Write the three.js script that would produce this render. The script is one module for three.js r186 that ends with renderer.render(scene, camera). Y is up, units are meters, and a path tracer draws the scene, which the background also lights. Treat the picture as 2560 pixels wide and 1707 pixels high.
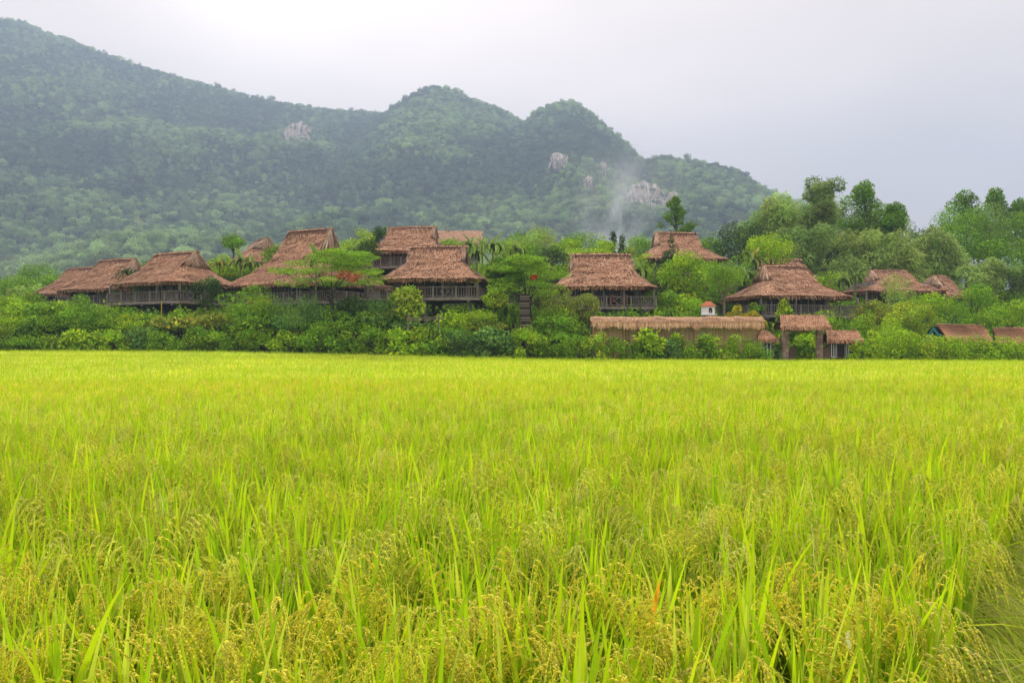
import * as THREE from 'three';
import { mergeGeometries } from 'three/addons/utils/BufferGeometryUtils.js';

// ------------------------------------------------------------------ camera, sky, sun, exposure
const scene = new THREE.Scene();
const EYE = 1.85, LENS = 2200, HORIZON = 872, MIDDLE = 1280;      // eye height in metres; lens and horizon as read off the 2560 x 1707 photograph
const camera = new THREE.PerspectiveCamera(2 * Math.atan(853.5 / LENS) * 180 / Math.PI, 1024 / 682, 0.05, 9000);
camera.position.set(0, EYE, 0);
camera.rotation.x = Math.atan((HORIZON - 853.5) / LENS);
scene.add(camera);

const renderer = new THREE.WebGLRenderer({ antialias: true });
renderer.setSize(1024, 682);
renderer.toneMapping = THREE.LinearToneMapping;
renderer.toneMappingExposure = 1.72;
renderer.shadowMap.enabled = true;

const SUN = new THREE.Vector3(-0.30, 0.47, -1).normalize();
const sun = new THREE.DirectionalLight(0xfff2e0, 4.3);
sun.position.copy(SUN).multiplyScalar(400);
sun.shadow.radius = 24;
sun.castShadow = true;
Object.assign(sun.shadow.camera, { left: -120, right: 120, top: 120, bottom: -120, near: 1, far: 900 });
sun.shadow.mapSize.set(2048, 2048);
scene.add(sun, sun.target);

// ------------------------------------------------------------------ chance and noise
function mulberry(a) { return () => { a |= 0; a = a + 0x6D2B79F5 | 0; let t = Math.imul(a ^ a >>> 15, 1 | a); t = t + Math.imul(t ^ t >>> 7, 61 | t) ^ t; return ((t ^ t >>> 14) >>> 0) / 4294967296; }; }
function hash(x, y, z) { let h = Math.imul(x, 374761393) + Math.imul(y, 668265263) + Math.imul(z, 2147483647 - 91) | 0; h = Math.imul(h ^ h >>> 13, 1274126177); return ((h ^ h >>> 16) >>> 0) / 4294967296; }
const fade = t => t * t * (3 - 2 * t), mix = (a, b, t) => a + (b - a) * t, clamp = (v, a = 0, b = 1) => Math.min(b, Math.max(a, v));
const smooth = (a, b, v) => fade(clamp((v - a) / (b - a)));
function noise(x, y, z = 0) {
  const i = Math.floor(x), j = Math.floor(y), k = Math.floor(z), u = fade(x - i), v = fade(y - j), w = fade(z - k);
  const f = (a, b, c) => hash(i + a, j + b, k + c);
  return mix(mix(mix(f(0, 0, 0), f(1, 0, 0), u), mix(f(0, 1, 0), f(1, 1, 0), u), v), mix(mix(f(0, 0, 1), f(1, 0, 1), u), mix(f(0, 1, 1), f(1, 1, 1), u), v), w) * 2 - 1;
}
function fbm(x, y, z = 0, n = 4) { let s = 0, a = 0.5; for (let k = 0; k < n; k++) { s += a * noise(x, y, z); x *= 2.03; y *= 2.03; z *= 2.03; a *= 0.5; } return s; }
function table(rows, x) {
  if (x <= rows[0][0]) return rows[0][1];
  for (let k = 1; k < rows.length; k++) if (x <= rows[k][0]) return mix(rows[k - 1][1], rows[k][1], (x - rows[k - 1][0]) / (rows[k][0] - rows[k - 1][0]));
  return rows[rows.length - 1][1];
}

// ------------------------------------------------------------------ overcast sky with the sun's glow through thin cloud
{
  const w = 1024, h = 512, data = new Float32Array(w * h * 4);
  for (let j = 0; j < h; j++) for (let i = 0; i < w; i++) {
    const el = ((j + 0.5) / h - 0.5) * Math.PI, az = ((i + 0.5) / w - 0.5) * 2 * Math.PI;
    const x = Math.cos(el) * Math.cos(az), y = Math.sin(el), z = Math.cos(el) * Math.sin(az);
    const up = Math.max(0, y), s = 1 / (up + 0.22);
    const cloud = fbm(x * s * 0.9 + 3.1, z * s * 0.9, 1.7, 5), veil = fbm(x * 2.2 + 7, y * 7, z * 2.2, 4);
    let l = 0.575 * (1 + 1.4 * up) * (1 + 0.30 * cloud + 0.20 * veil);
    const ang = Math.acos(clamp(x * SUN.x + y * SUN.y + z * SUN.z, -1, 1)) * 180 / Math.PI;
    const glow = 0.34 * Math.exp(-((ang / 6.5) ** 2)) * (1 + 0.5 * cloud) + 0.10 * Math.exp(-((ang / 20) ** 2));
    const warm = 0.5 + 0.5 * fbm(x * 1.5 + 11, y * 4 + 2, z * 1.5, 3);
    const o = (j * w + i) * 4;
    data[o] = l * (1.075 + 0.05 * warm) + glow; data[o + 1] = l * (0.955 - 0.015 * warm) + glow * 0.985; data[o + 2] = l * (0.865 + 0.015 * warm) + glow * 0.95; data[o + 3] = 1;
  }
  const sky = new THREE.DataTexture(data, w, h, THREE.RGBAFormat, THREE.FloatType);
  sky.mapping = THREE.EquirectangularReflectionMapping;
  sky.magFilter = sky.minFilter = THREE.LinearFilter;
  sky.wrapS = THREE.RepeatWrapping;
  sky.needsUpdate = true;
  scene.background = sky;
  scene.environment = sky;
}
scene.fog = new THREE.FogExp2(new THREE.Color().setRGB(0.51, 0.70, 1.0), 0.00053);

// ------------------------------------------------------------------ helpers
const taken = new Map();
function numbered(name) { const n = taken.get(name) || 0; taken.set(name, n + 1); return n ? `${name}_${String(n).padStart(3, '0')}` : name; }
function tag(o, label, category, group, kind) { o.userData.label = label; o.userData.category = category; if (group) o.userData.group = group; if (kind) o.userData.kind = kind; return o; }
function thing(name, label, category, [x, y, z], turn = 0, group) {
  const o = new THREE.Group(); o.name = numbered(name); o.position.set(x, y, z); o.rotation.y = turn; scene.add(o);
  return tag(o, label, category, group);
}
function part(name, geometry, material, parent) { const m = new THREE.Mesh(geometry, material); m.name = name; m.castShadow = m.receiveShadow = true; parent.add(m); return m; }
const BOX = new THREE.BoxGeometry(1, 1, 1), ROD = new THREE.CylinderGeometry(0.5, 0.5, 1, 8);
function box(name, parent, material, at, size, turn = 0, tilt = 0) { const m = part(name, BOX, material, parent); m.position.set(...at); m.scale.set(...size); m.rotation.set(0, turn, tilt); return m; }
function beam(name, parent, material, a, b, thick, wide = thick, geometry = BOX) {      // a straight bar from a to b
  const A = new THREE.Vector3(...a), B = new THREE.Vector3(...b), m = part(name, geometry, material, parent);
  m.position.copy(A).add(B).multiplyScalar(0.5); m.quaternion.setFromUnitVectors(new THREE.Vector3(0, 1, 0), B.clone().sub(A).normalize()); m.scale.set(thick, A.distanceTo(B), wide);
  return m;
}
const rgb = (r, g, b) => new THREE.Color().setRGB(r, g, b);
function std(r, g, b, rough = 0.9, more = {}) { return new THREE.MeshStandardMaterial({ color: rgb(r, g, b), roughness: rough, side: THREE.DoubleSide, ...more }); }
function leafy(through = 0.35) { return new THREE.MeshPhysicalMaterial({ color: 0xffffff, vertexColors: true, roughness: 1, transmission: through, thickness: 0, specularIntensity: 0.25, side: THREE.DoubleSide }); }
function grain(w, h, f, srgb = true) {
  const d = new Uint8Array(w * h * 4);
  for (let j = 0; j < h; j++) for (let i = 0; i < w; i++) { const c = f(i / w, j / h, i, j), o = (j * w + i) * 4; d[o] = clamp(c[0]) * 255; d[o + 1] = clamp(c[1]) * 255; d[o + 2] = clamp(c[2]) * 255; d[o + 3] = (c[3] === undefined ? 1 : clamp(c[3])) * 255; }
  const t = new THREE.DataTexture(d, w, h); t.wrapS = t.wrapT = THREE.RepeatWrapping; t.magFilter = THREE.LinearFilter; t.minFilter = THREE.LinearMipmapLinearFilter; t.generateMipmaps = true;
  if (srgb) t.colorSpace = THREE.SRGBColorSpace; t.needsUpdate = true; return t;
}
class Soup {                                    // collects faces with a colour each
  constructor() { this.p = []; this.n = []; this.c = []; this.i = []; }
  vert(x, y, z, nx, ny, nz, c) { this.p.push(x, y, z); this.n.push(nx, ny, nz); this.c.push(c[0], c[1], c[2]); return this.p.length / 3 - 1; }
  leaf(o, d, nrm, len, wide, c, fold = 0.12) {  // diamond leaf: o base, d direction, nrm face normal (unit vectors as arrays)
    const s = [d[1] * nrm[2] - d[2] * nrm[1], d[2] * nrm[0] - d[0] * nrm[2], d[0] * nrm[1] - d[1] * nrm[0]], m = 0.45 * len, f = -fold * len, w = wide / 2;
    const a = this.vert(o[0], o[1], o[2], ...nrm, c);
    this.vert(o[0] + d[0] * m + s[0] * w + nrm[0] * f, o[1] + d[1] * m + s[1] * w + nrm[1] * f, o[2] + d[2] * m + s[2] * w + nrm[2] * f, nrm[0] + s[0] * 0.4, nrm[1] + s[1] * 0.4, nrm[2] + s[2] * 0.4, c);
    this.vert(o[0] + d[0] * m - s[0] * w + nrm[0] * f, o[1] + d[1] * m - s[1] * w + nrm[1] * f, o[2] + d[2] * m - s[2] * w + nrm[2] * f, nrm[0] - s[0] * 0.4, nrm[1] - s[1] * 0.4, nrm[2] - s[2] * 0.4, c);
    this.vert(o[0] + d[0] * len, o[1] + d[1] * len, o[2] + d[2] * len, ...nrm, c);
    this.i.push(a, a + 1, a + 3, a, a + 3, a + 2);
  }
  strip(pts, widths, side, c, fold = 0) {       // ribbon along pts
    const n = pts.length, first = this.p.length / 3;
    for (let k = 0; k < n; k++) {
      const a = pts[Math.max(0, k - 1)], b = pts[Math.min(n - 1, k + 1)], t = [b[0] - a[0], b[1] - a[1], b[2] - a[2]];
      let nx = t[1] * side[2] - t[2] * side[1], ny = t[2] * side[0] - t[0] * side[2], nz = t[0] * side[1] - t[1] * side[0]; const l = Math.hypot(nx, ny, nz) || 1; nx /= l; ny /= l; nz /= l;
      const w = widths[k] / 2, p = pts[k];
      this.vert(p[0] + side[0] * w, p[1] + side[1] * w, p[2] + side[2] * w, nx, ny, nz, c);
      this.vert(p[0] - side[0] * w, p[1] - side[1] * w, p[2] - side[2] * w, nx, ny, nz, c);
      if (k) { const q = first + 2 * k; this.i.push(q - 2, q - 1, q, q, q - 1, q + 1); }
    }
  }
  seed(o, d, len, r, c) {                        // spindle-shaped grain
    const ref = Math.abs(d[1]) > 0.9 ? [1, 0, 0] : [0, 1, 0];
    let s = [d[1] * ref[2] - d[2] * ref[1], d[2] * ref[0] - d[0] * ref[2], d[0] * ref[1] - d[1] * ref[0]]; const l = Math.hypot(...s); s = s.map(v => v / l);
    const t = [d[1] * s[2] - d[2] * s[1], d[2] * s[0] - d[0] * s[2], d[0] * s[1] - d[1] * s[0]];
    const a = this.vert(o[0], o[1], o[2], -d[0], -d[1], -d[2], c), at = 0.45 * len;
    for (const [p, q] of [[1, 0], [-0.5, 0.87], [-0.5, -0.87]]) { const n = [s[0] * p + t[0] * q, s[1] * p + t[1] * q, s[2] * p + t[2] * q]; this.vert(o[0] + d[0] * at + n[0] * r, o[1] + d[1] * at + n[1] * r, o[2] + d[2] * at + n[2] * r, ...n, c); }
    const e = this.vert(o[0] + d[0] * len, o[1] + d[1] * len, o[2] + d[2] * len, ...d, c);
    for (let k = 0; k < 3; k++) { const u = a + 1 + k, v = a + 1 + (k + 1) % 3; this.i.push(a, v, u, u, v, e); }
  }
  get count() { return this.p.length / 3; }
  geometry() {
    const g = new THREE.BufferGeometry();
    g.setAttribute('position', new THREE.Float32BufferAttribute(this.p, 3)); g.setAttribute('normal', new THREE.Float32BufferAttribute(this.n, 3)); g.setAttribute('color', new THREE.Float32BufferAttribute(this.c, 3));
    g.setIndex(this.i); return g;
  }
}
const unit = v => { const l = Math.hypot(v[0], v[1], v[2]) || 1; return [v[0] / l, v[1] / l, v[2] / l]; };
function ball(r) { for (;;) { const a = [r() * 2 - 1, r() * 2 - 1, r() * 2 - 1]; if (a[0] ** 2 + a[1] ** 2 + a[2] ** 2 <= 1) return a; } }
function tube(pts, r0, r1, sides = 7) {           // tapered limb
  const curve = new THREE.CatmullRomCurve3(pts.map(p => new THREE.Vector3(...p))), n = Math.max(3, pts.length * 2), g = new THREE.TubeGeometry(curve, n, 1, sides, false), pos = g.attributes.position;
  for (let i = 0; i <= n; i++) { const c = curve.getPointAt(i / n), r = mix(r0, r1, i / n); for (let j = 0; j <= sides; j++) { const k = i * (sides + 1) + j; pos.setXYZ(k, c.x + (pos.getX(k) - c.x) * r, c.y + (pos.getY(k) - c.y) * r, c.z + (pos.getZ(k) - c.z) * r); } }
  g.deleteAttribute('uv'); return g;
}
function copies(name, geometry, material, list, parent = scene) {      // list of {m: Matrix4, c: [r,g,b]}
  const o = new THREE.InstancedMesh(geometry, material, list.length); o.name = name; o.castShadow = o.receiveShadow = true; o.userData.kind = 'stuff';
  const col = new THREE.Color();
  list.forEach((it, k) => { o.setMatrixAt(k, it.m); o.setColorAt(k, col.setRGB(...it.c)); });
  parent.add(o); return o;
}
const site = (px, d) => (px - MIDDLE) / LENS * d, height = (py, d) => EYE + (HORIZON - py) / LENS * d;   // metres across and up, for a bearing seen at distance d

// ------------------------------------------------------------------ the lie of the land (d is metres ahead of the camera: z = -d)
const foot = x => 64 + 4 * smooth(0, -35, x) - 2 * smooth(5, 30, x);
function field(x, d) {
  const side = smooth(14, -30, x), steps = 0.16 * smooth(42, 43, d + 0.05 * x + 0.8 * Math.sin(x * 0.2)) + 0.2 * smooth(54.5, 55.5, d + 0.04 * x) + 0.26 * smooth(30, 66, d);
  return side * steps;
}
const bund = d => 2.20 + 0.683 * (d - 4);
const HILL = [[0, 0], [1, 0.5], [3, 2.3], [5, 3.3], [9, 4.0], [14, 5.4], [19, 8.0], [26, 9.0], [36, 10.2], [50, 11.2], [80, 11], [130, 7], [220, 4], [400, 4]];
const HILL_GATE = [[0, 0], [6, 0.25], [9, 1.7], [13, 3.2], [20, 4.8], [28, 7.6], [40, 9.6], [60, 10.5], [90, 10], [140, 6], [220, 4], [400, 4]];
const pads = [];
function land(x, z) {
  const d = -z, e = d - foot(x);
  let y = field(x, Math.min(d, foot(x)));
  if (d < 16) { const s = x - bund(d); y += 0.32 * smooth(-0.1, 0.45, s) * smooth(3.2, 2.6, s); }
  if (e > 0) {
    const g = smooth(14, 21, x);
    let hill = mix(table(HILL, e), table(HILL_GATE, e), g) * mix(1, 0.55, smooth(-34, -60, x)) * mix(1, 0.8, smooth(30, 46, x));
    hill += smooth(2, 10, e) * 0.35 * fbm(x * 0.22, d * 0.22, 3, 3);
    y += Math.max(0, hill);
    for (const p of pads) { const r = Math.hypot(x - p[0], z - p[1]); if (r < 9 && y > p[2]) y = mix(p[2], y, smooth(5.6, 9, r)); }
  }
  return y;
}

// ------------------------------------------------------------------ mountains
const R1 = [[-900, -20], [-400, -20], [-150, 15], [0, 37], [50, 45], [120, 78], [165, 88], [230, 117], [330, 152], [480, 194], [600, 228], [700, 248], [800, 264], [930, 275], [1000, 290], [1150, 330], [1300, 390], [1500, 520], [1700, 680], [1900, 850], [2200, 872]];
const R2 = [[700, 520], [850, 380], [930, 292], [1010, 238], [1050, 214], [1085, 207], [1130, 216], [1180, 243], [1240, 258], [1300, 292], [1400, 340], [1520, 430], [1700, 600], [1900, 800], [2100, 872]];
const R3 = [[1000, 560], [1150, 430], [1260, 330], [1320, 289], [1350, 262], [1390, 249], [1425, 244], [1460, 259], [1500, 294], [1540, 333], [1590, 375], [1650, 430], [1800, 560], [2000, 760], [2200, 872]];
const R4 = [[1350, 620], [1480, 480], [1560, 415], [1620, 388], [1665, 384], [1720, 394], [1780, 402], [1835, 412], [1866, 438], [1888, 470], [1912, 506], [1960, 560], [2080, 660], [2250, 760], [2600, 800], [3000, 872]];
const RANGES = [[1600, 330, R1], [1490, 320, R2], [1340, 340, R3], [1180, 360, R4]];
const CANOPY = 7;
function mountain(x, d) {
  let h = -20;
  for (const [D, D0, rows] of RANGES) {
    const px = x / D * LENS + MIDDLE, top = height(table(rows, px) * 0.6 + table(rows, px - 9) * 0.2 + table(rows, px + 9) * 0.2, D) - CANOPY;
    if (top < 2) continue;
    const t = (d - D0) / (D - D0);
    let p = t <= 0 ? t * 0.4 : t < 1 ? 0.35 * t + 0.65 * t ** 1.75 : 1 - 0.9 * ((d - D) / 500) ** 1.3;
    const rough = 4 * clamp(t) * clamp(1 - t);
    let y = top * p + rough * (top * 0.13 * fbm(x / 210 + D, d / 300, 5, 4) + 15 * Math.abs(noise(x / 67, d / 110, D)));
    h = Math.max(h, y);
  }
  return h;
}
const M = {
  earth: new THREE.MeshStandardMaterial({ color: rgb(0.065, 0.10, 0.022), roughness: 1, map: grain(256, 256, (u, v, i, j) => { const n = 0.72 + 0.5 * fbm(i / 9, j / 9, 2, 4); return [n, n, n * 0.9]; }) }),
  mountainside: std(0.03, 0.05, 0.02, 1),
};
{
  const xs = [-3000, -1500, -800, -400, -250, -160, -110, -80], ds = [-1500, -300, -80, -30, -12];
  for (let x = -64; x <= 64; x += 1) xs.push(x); xs.push(80, 110, 160, 250, 400, 800, 1500, 3000);
  for (let d = -9; d < 20; d += 0.5) ds.push(d); for (let d = 20; d < 58; d += 1.5) ds.push(d); for (let d = 58; d < 112; d += 0.8) ds.push(d); for (let d = 112; d < 260; d += 6) ds.push(d); ds.push(300, 400, 700, 1300, 2600);
  const p = [], uv = [], idx = [];
  for (const d of ds) for (const x of xs) { p.push(x, land(x, -d), -d); uv.push(x / 3, d / 3); }
  const W = xs.length;
  for (let j = 0; j + 1 < ds.length; j++) for (let i = 0; i + 1 < W; i++) { const a = j * W + i; idx.push(a, a + 1, a + W, a + 1, a + W + 1, a + W); }
  const build = () => { const g = new THREE.BufferGeometry(); g.setAttribute('position', new THREE.Float32BufferAttribute(p, 3)); g.setAttribute('uv', new THREE.Float32BufferAttribute(uv, 2)); g.setIndex(idx); g.computeVertexNormals(); return g; };
  // built after the houses have levelled their plots
  scene.userData.buildGround = () => { let k = 0; for (const d of ds) for (const x of xs) { p[k * 3 + 1] = land(x, -d); k++; } const o = part('ground', build(), M.earth, scene); o.userData.kind = 'structure'; };
}
{
  const p = [], idx = [], xs = [], ds = [];
  for (let x = -1450; x <= 1120; x += 14) xs.push(x); for (let d = 250; d <= 2130; d += 14) ds.push(d);
  for (const d of ds) for (const x of xs) p.push(x, mountain(x, d), -d);
  const W = xs.length;
  for (let j = 0; j + 1 < ds.length; j++) for (let i = 0; i + 1 < W; i++) { const a = j * W + i; idx.push(a, a + 1, a + W, a + 1, a + W + 1, a + W); }
  const g = new THREE.BufferGeometry(); g.setAttribute('position', new THREE.Float32BufferAttribute(p, 3)); g.setIndex(idx); g.computeVertexNormals();
  const o = part('mountain', g, M.mountainside, scene); o.userData.kind = 'structure'; o.userData.label = 'steep forested karst mountain behind the village'; 
}
// bare limestone faces
const cliffs = [];
{
  const rock = grain(256, 256, (u, v, i, j) => {
    const streak = fbm(i / 7, j / 60, 4, 4), rust = smooth(0.02, 0.35, fbm(i / 16, j / 70, 9, 4)), dark = smooth(0.08, 0.4, fbm(i / 5, j / 34, 14, 4)), moss = smooth(0.12, 0.3, fbm(i / 20, j / 24, 21, 4));
    let c = [0.74 + 0.25 * streak, 0.71 + 0.25 * streak, 0.66 + 0.25 * streak];
    c = [mix(c[0], 0.70, rust * 0.45), mix(c[1], 0.58, rust * 0.45), mix(c[2], 0.46, rust * 0.45)];
    c = c.map(q => mix(q, 0.36, dark * 0.8)); return [mix(c[0], 0.3, moss), mix(c[1], 0.36, moss), mix(c[2], 0.22, moss)];
  });
  const mat = new THREE.MeshStandardMaterial({ map: rock, roughness: 0.95, side: THREE.DoubleSide });
  const spots = [[745, 345, 66, 62, 'pale streaked limestone cliff high on the long slope'], [1396, 408, 44, 40, 'small tan limestone cliff below the second peak'], [1506, 428, 20, 40, 'narrow orange limestone cliff under the second peak'], [1470, 462, 24, 34, 'grey slit of bare rock between the forest trees'],
    [1612, 502, 100, 84, 'broad white and orange limestone cliff behind the smoke'], [1680, 508, 34, 46, 'pale cliff edge beside the broad limestone cliff']];
  for (const [px, py, w, h, label] of spots) {
    let d = 400; while (d < 1600 && (mountain(site(px, d), d) + 5 - EYE) / d * LENS < HORIZON - py) d += 2;
    const x = site(px, d), W = w / LENS * d * 1.2, H = h / LENS * d * 1.3, y = height(py, d), nx = 64, ny = 56, p = [], uv = [], idx = [];
    for (let j = 0; j <= ny; j++) for (let i = 0; i <= nx; i++) {
      const u = i / nx - 0.5, v = j / ny - 0.5, edge = Math.max(Math.abs(u), Math.abs(v)) * 2, rag = 1 + 0.28 * fbm(u * 5 + px, v * 5, 2, 3);
      const bulge = 9 * (1 - edge ** 4) + 3 * Math.abs(noise(u * 11 + px, v * 2.2, 1)) + 0.9 * noise(u * 30, v * 8, px) - 4;
      p.push(u * W * rag, v * H * rag, bulge - v * H * 0.3); uv.push(u * W / 50, v * H / 50 + px);
    }
    for (let j = 0; j < ny; j++) for (let i = 0; i < nx; i++) { const a = j * (nx + 1) + i; if (Math.hypot(i / nx - 0.5, (j / ny - 0.5)) > 0.45 + (j < ny / 2 ? 0.22 : 0.08) * fbm(i * 0.25, j * 0.05, px, 4)) continue; idx.push(a, a + 1, a + nx + 1, a + 1, a + nx + 2, a + nx + 1); }
    const g = new THREE.BufferGeometry(); g.setAttribute('position', new THREE.Float32BufferAttribute(p, 3)); g.setAttribute('uv', new THREE.Float32BufferAttribute(uv, 2)); g.setIndex(idx); g.computeVertexNormals();
    const o = part(numbered('cliff'), g, mat, scene); o.position.set(x, y, -d + 6); o.userData.kind = 'structure'; o.userData.label = label;
    cliffs.push([x, d, W * 0.5, y - H * 0.5, y + H * 0.46]);
  }
}
// ------------------------------------------------------------------ foliage builder
// spec: clumps [{c:[x,y,z], r:[rx,ry,rz]}], n leaves, leaf length and width, colour, droop (0..1), lie (how level the leaves lie)
function foliage(r, clumps, n, len, wide, color, { droop = 0, lie = 0.35, vary = 0.22, tips = null, out = 0.75 } = {}) {
  const s = new Soup(), weights = []; let sum = 0;
  for (const k of clumps) { sum += Math.pow(k.r[0] * k.r[1] * k.r[2], 0.62); weights.push(sum); k.t = [1 + 0.4 * vary * (r() * 2 - 1), 1 + 0.15 * vary * (r() * 2 - 1), 1]; const m = 1 + 0.9 * vary * (r() * 2 - 1); k.t = k.t.map(v => v * m); }
  for (let i = 0; i < n; i++) {
    const pick = r() * sum; let a = 0; while (weights[a] < pick && a < clumps.length - 1) a++;
    const k = clumps[a], b = ball(r), l = Math.hypot(...b) || 1, q = Math.pow(l, 0.32) / l, o = [b[0] * q, b[1] * q, b[2] * q];
    const at = [k.c[0] + o[0] * k.r[0], k.c[1] + o[1] * k.r[1], k.c[2] + o[2] * k.r[2]], j = ball(r), e = unit(o);
    const dir = unit([e[0] * out + j[0], e[1] * out * 0.6 + j[1] - droop * 1.7, e[2] * out + j[2]]);
    const j2 = ball(r); let nm = [e[0] * 0.6 + j2[0] * 0.8, e[1] * 0.6 + j2[1] * 0.8 + lie * 1.6, e[2] * 0.6 + j2[2] * 0.8];
    const dp = nm[0] * dir[0] + nm[1] * dir[1] + nm[2] * dir[2]; nm = unit([nm[0] - dir[0] * dp, nm[1] - dir[1] * dp, nm[2] - dir[2] * dp]);
    const f = 1 + vary * (r() * 2 - 1), g = tips && r() < tips.share ? tips.color : color, z = 0.7 + 0.6 * r();
    s.leaf(at, dir, nm, len * z, wide * z, [g[0] * k.t[0] * f * (1 + 0.12 * (r() - 0.5)), g[1] * k.t[1] * f, g[2] * k.t[2] * f]);
  }
  return s.geometry();
}
function domeClumps(r, w, h, y0, count, size = 0.3, power = 0.5) {
  const list = [];
  for (let k = 0; k < count; k++) { const b = ball(r), l = Math.hypot(...b), q = Math.pow(l, power) / (l || 1) * 0.78, z = size * (0.65 + 0.7 * r()); list.push({ c: [b[0] * q * w / 2, y0 + h / 2 + b[1] * q * h / 2, b[2] * q * w / 2], r: [w * z * 0.55, Math.min(w, h) * z * 0.5, w * z * 0.55] }); }
  return list;
}
const M2 = { leaf: leafy(0.13), canopy: leafy(0.25), bark: std(0.11, 0.085, 0.06, 0.95), darkBark: std(0.05, 0.04, 0.032, 0.95), paleBark: std(0.22, 0.18, 0.13, 0.95), stalk: std(0.17, 0.2, 0.07, 0.8) };

Object.assign(M, M2);
// ------------------------------------------------------------------ forest over the mountains: too many trees to count
{
  const r = mulberry(71), forms = [];
  for (const [n, len, wide, droop] of [[620, 0.85, 0.6, 0], [620, 0.8, 0.5, 0.1], [700, 0.9, 0.4, 0.35]]) forms.push(foliage(r, domeClumps(r, 8, 6.5, 1.5, 10, 0.34), n, len, wide, [1, 1, 1], { droop, vary: 0.14 }));
  const lists = [[], [], []], m = new THREE.Matrix4(), q = new THREE.Quaternion(), up = new THREE.Vector3(0, 1, 0);
  const add = (x, d, y, k) => {
    for (const c of cliffs) if (Math.abs(x - c[0]) < c[2] * 1.0 && d > c[1] - 32 && d < c[1] + 8 && y + 6 * k > c[3] && y < c[4] + 3) { if (r() < 0.9) return; k *= 0.5; y += 3; }
    const patch = fbm(x / 110, d / 110, 8, 4) + 0.35 * smooth(800, 380, d) + 0.62 * (r() - 0.5), kind = patch > 0.2 ? 2 : patch > -0.08 ? 1 : 0;
    const tone = 0.45 + 1.1 * r(), base = kind === 2 ? [0.31, 0.45, 0.17] : kind === 1 ? [0.21, 0.325, 0.135] : [0.125, 0.205, 0.10], dry = r() < 0.02 ? 1.2 : 1;
    const z = k * (0.5 + 0.75 * r() * r() + 0.25 * r()); q.setFromAxisAngle(up, r() * 6.28);
    lists[kind].push({ m: new THREE.Matrix4().compose(new THREE.Vector3(x, y - 1.6 * z, -d), q.clone(), new THREE.Vector3(z * (0.85 + 0.3 * r()), z * (kind === 2 ? 1.25 : 0.85 + 0.4 * r()), z * (0.85 + 0.3 * r()))), c: [base[0] * tone * dry, base[1] * tone, base[2] * tone] });
  };
  for (let d = 320; d < 1690; d += 5.4) {
    const reach = d * 0.66 + 30;
    for (let x = -reach; x < reach * 0.72; x += 5.4) {
      const X = x + 6 * (r() - 0.5), D = d + 6 * (r() - 0.5), y = mountain(X, D);
      if (y < 2) continue;
      const back = mountain(X * (D + 30) / D, D + 30); if ((y - EYE) / D - (mountain(X * (D - 22) / D, D - 22) - EYE) / (D - 22) < -0.03) continue;   // slopes turned away
      add(X, D, y, 0.9 + (r() < 0.1 ? 0.55 : 0));
      if (back < -5) continue;
    }
  }
  for (let k = 0; k < 3600; k++) {                 // valley trees between the village and the mountain's foot
    const d = 150 + 230 * r(), x = -(d * 0.66 + 20) + r() * (d * 1.25 + 30), y = land(x, -d);
    add(x, d, y - 0.5, 0.75);
  }
  const words = ['dark broadleaf forest covering the karst mountain slopes', 'mid green mixed forest covering the karst mountain slopes', 'pale feathery bamboo stands among the forest on the mountain slopes'];
  lists.forEach((l, k) => tag(copies(numbered('forest'), forms[k], M2.canopy, l), words[k], 'forest', null, 'stuff'));
}

// ------------------------------------------------------------------ building materials
const mottled = (scale, depth, seed) => grain(128, 128, (u, v, i, j) => { const n = 1 - depth * 0.5 + depth * fbm(i / scale, j / scale, seed, 4) + depth * 0.3 * noise(i * 0.9, j * 0.9, seed); return [n, n, n]; });
const woodMap = grain(128, 128, (u, v, i, j) => { const n = 0.82 + 0.3 * fbm(i / 3, j / 40, 6, 4); return [n, n * 0.98, n * 0.95]; });
Object.assign(M, {
  thatchBase: std(0.33, 0.17, 0.10, 1, { map: mottled(6, 0.6, 3) }), straw: std(1, 1, 1, 0.95), wall: std(0.31, 0.29, 0.265, 0.95, { map: mottled(14, 0.3, 5) }), post: std(0.42, 0.385, 0.355, 0.9, { map: woodMap }),
  rail: std(0.40, 0.345, 0.315, 0.85, { map: woodMap }), deck: std(0.25, 0.22, 0.20, 0.9, { map: woodMap }), door: std(0.04, 0.022, 0.017, 0.7, { map: woodMap }), pane: std(0.015, 0.018, 0.022, 0.35), frame: std(0.10, 0.07, 0.055, 0.7),
  curtain: std(0.5, 0.5, 0.5, 0.95), teak: std(0.42, 0.17, 0.06, 0.6), white: std(0.78, 0.79, 0.80, 0.6), concrete: std(0.30, 0.29, 0.27, 0.95, { map: mottled(10, 0.35, 8) }), brick: std(0.30, 0.20, 0.14, 0.95, { map: mottled(8, 0.4, 10) }),
});
const STRAW = (() => {                                // one palm-leaf strip of thatch, tip along -y, slightly bowed
  const s = new Soup(); s.strip([[0, 0, 0], [0, -0.5, 0.035], [0, -1, 0.0]], [0.7, 1, 0.25], [1, 0, 0], [1, 1, 1]); const g = s.geometry(); g.deleteAttribute('color'); return g;
})();
const BROWN = [[0.58, 0.325, 0.185], [0.65, 0.39, 0.235], [0.46, 0.235, 0.125], [0.70, 0.48, 0.32], [0.51, 0.27, 0.145], [0.24, 0.11, 0.058], [0.36, 0.17, 0.09]];
const PALE = [[0.58, 0.44, 0.31], [0.50, 0.35, 0.23], [0.66, 0.53, 0.40], [0.42, 0.26, 0.16], [0.36, 0.20, 0.12]];
const TAN = [[0.68, 0.43, 0.24], [0.60, 0.34, 0.18], [0.74, 0.52, 0.32], [0.46, 0.24, 0.13], [0.64, 0.37, 0.22]];
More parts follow.
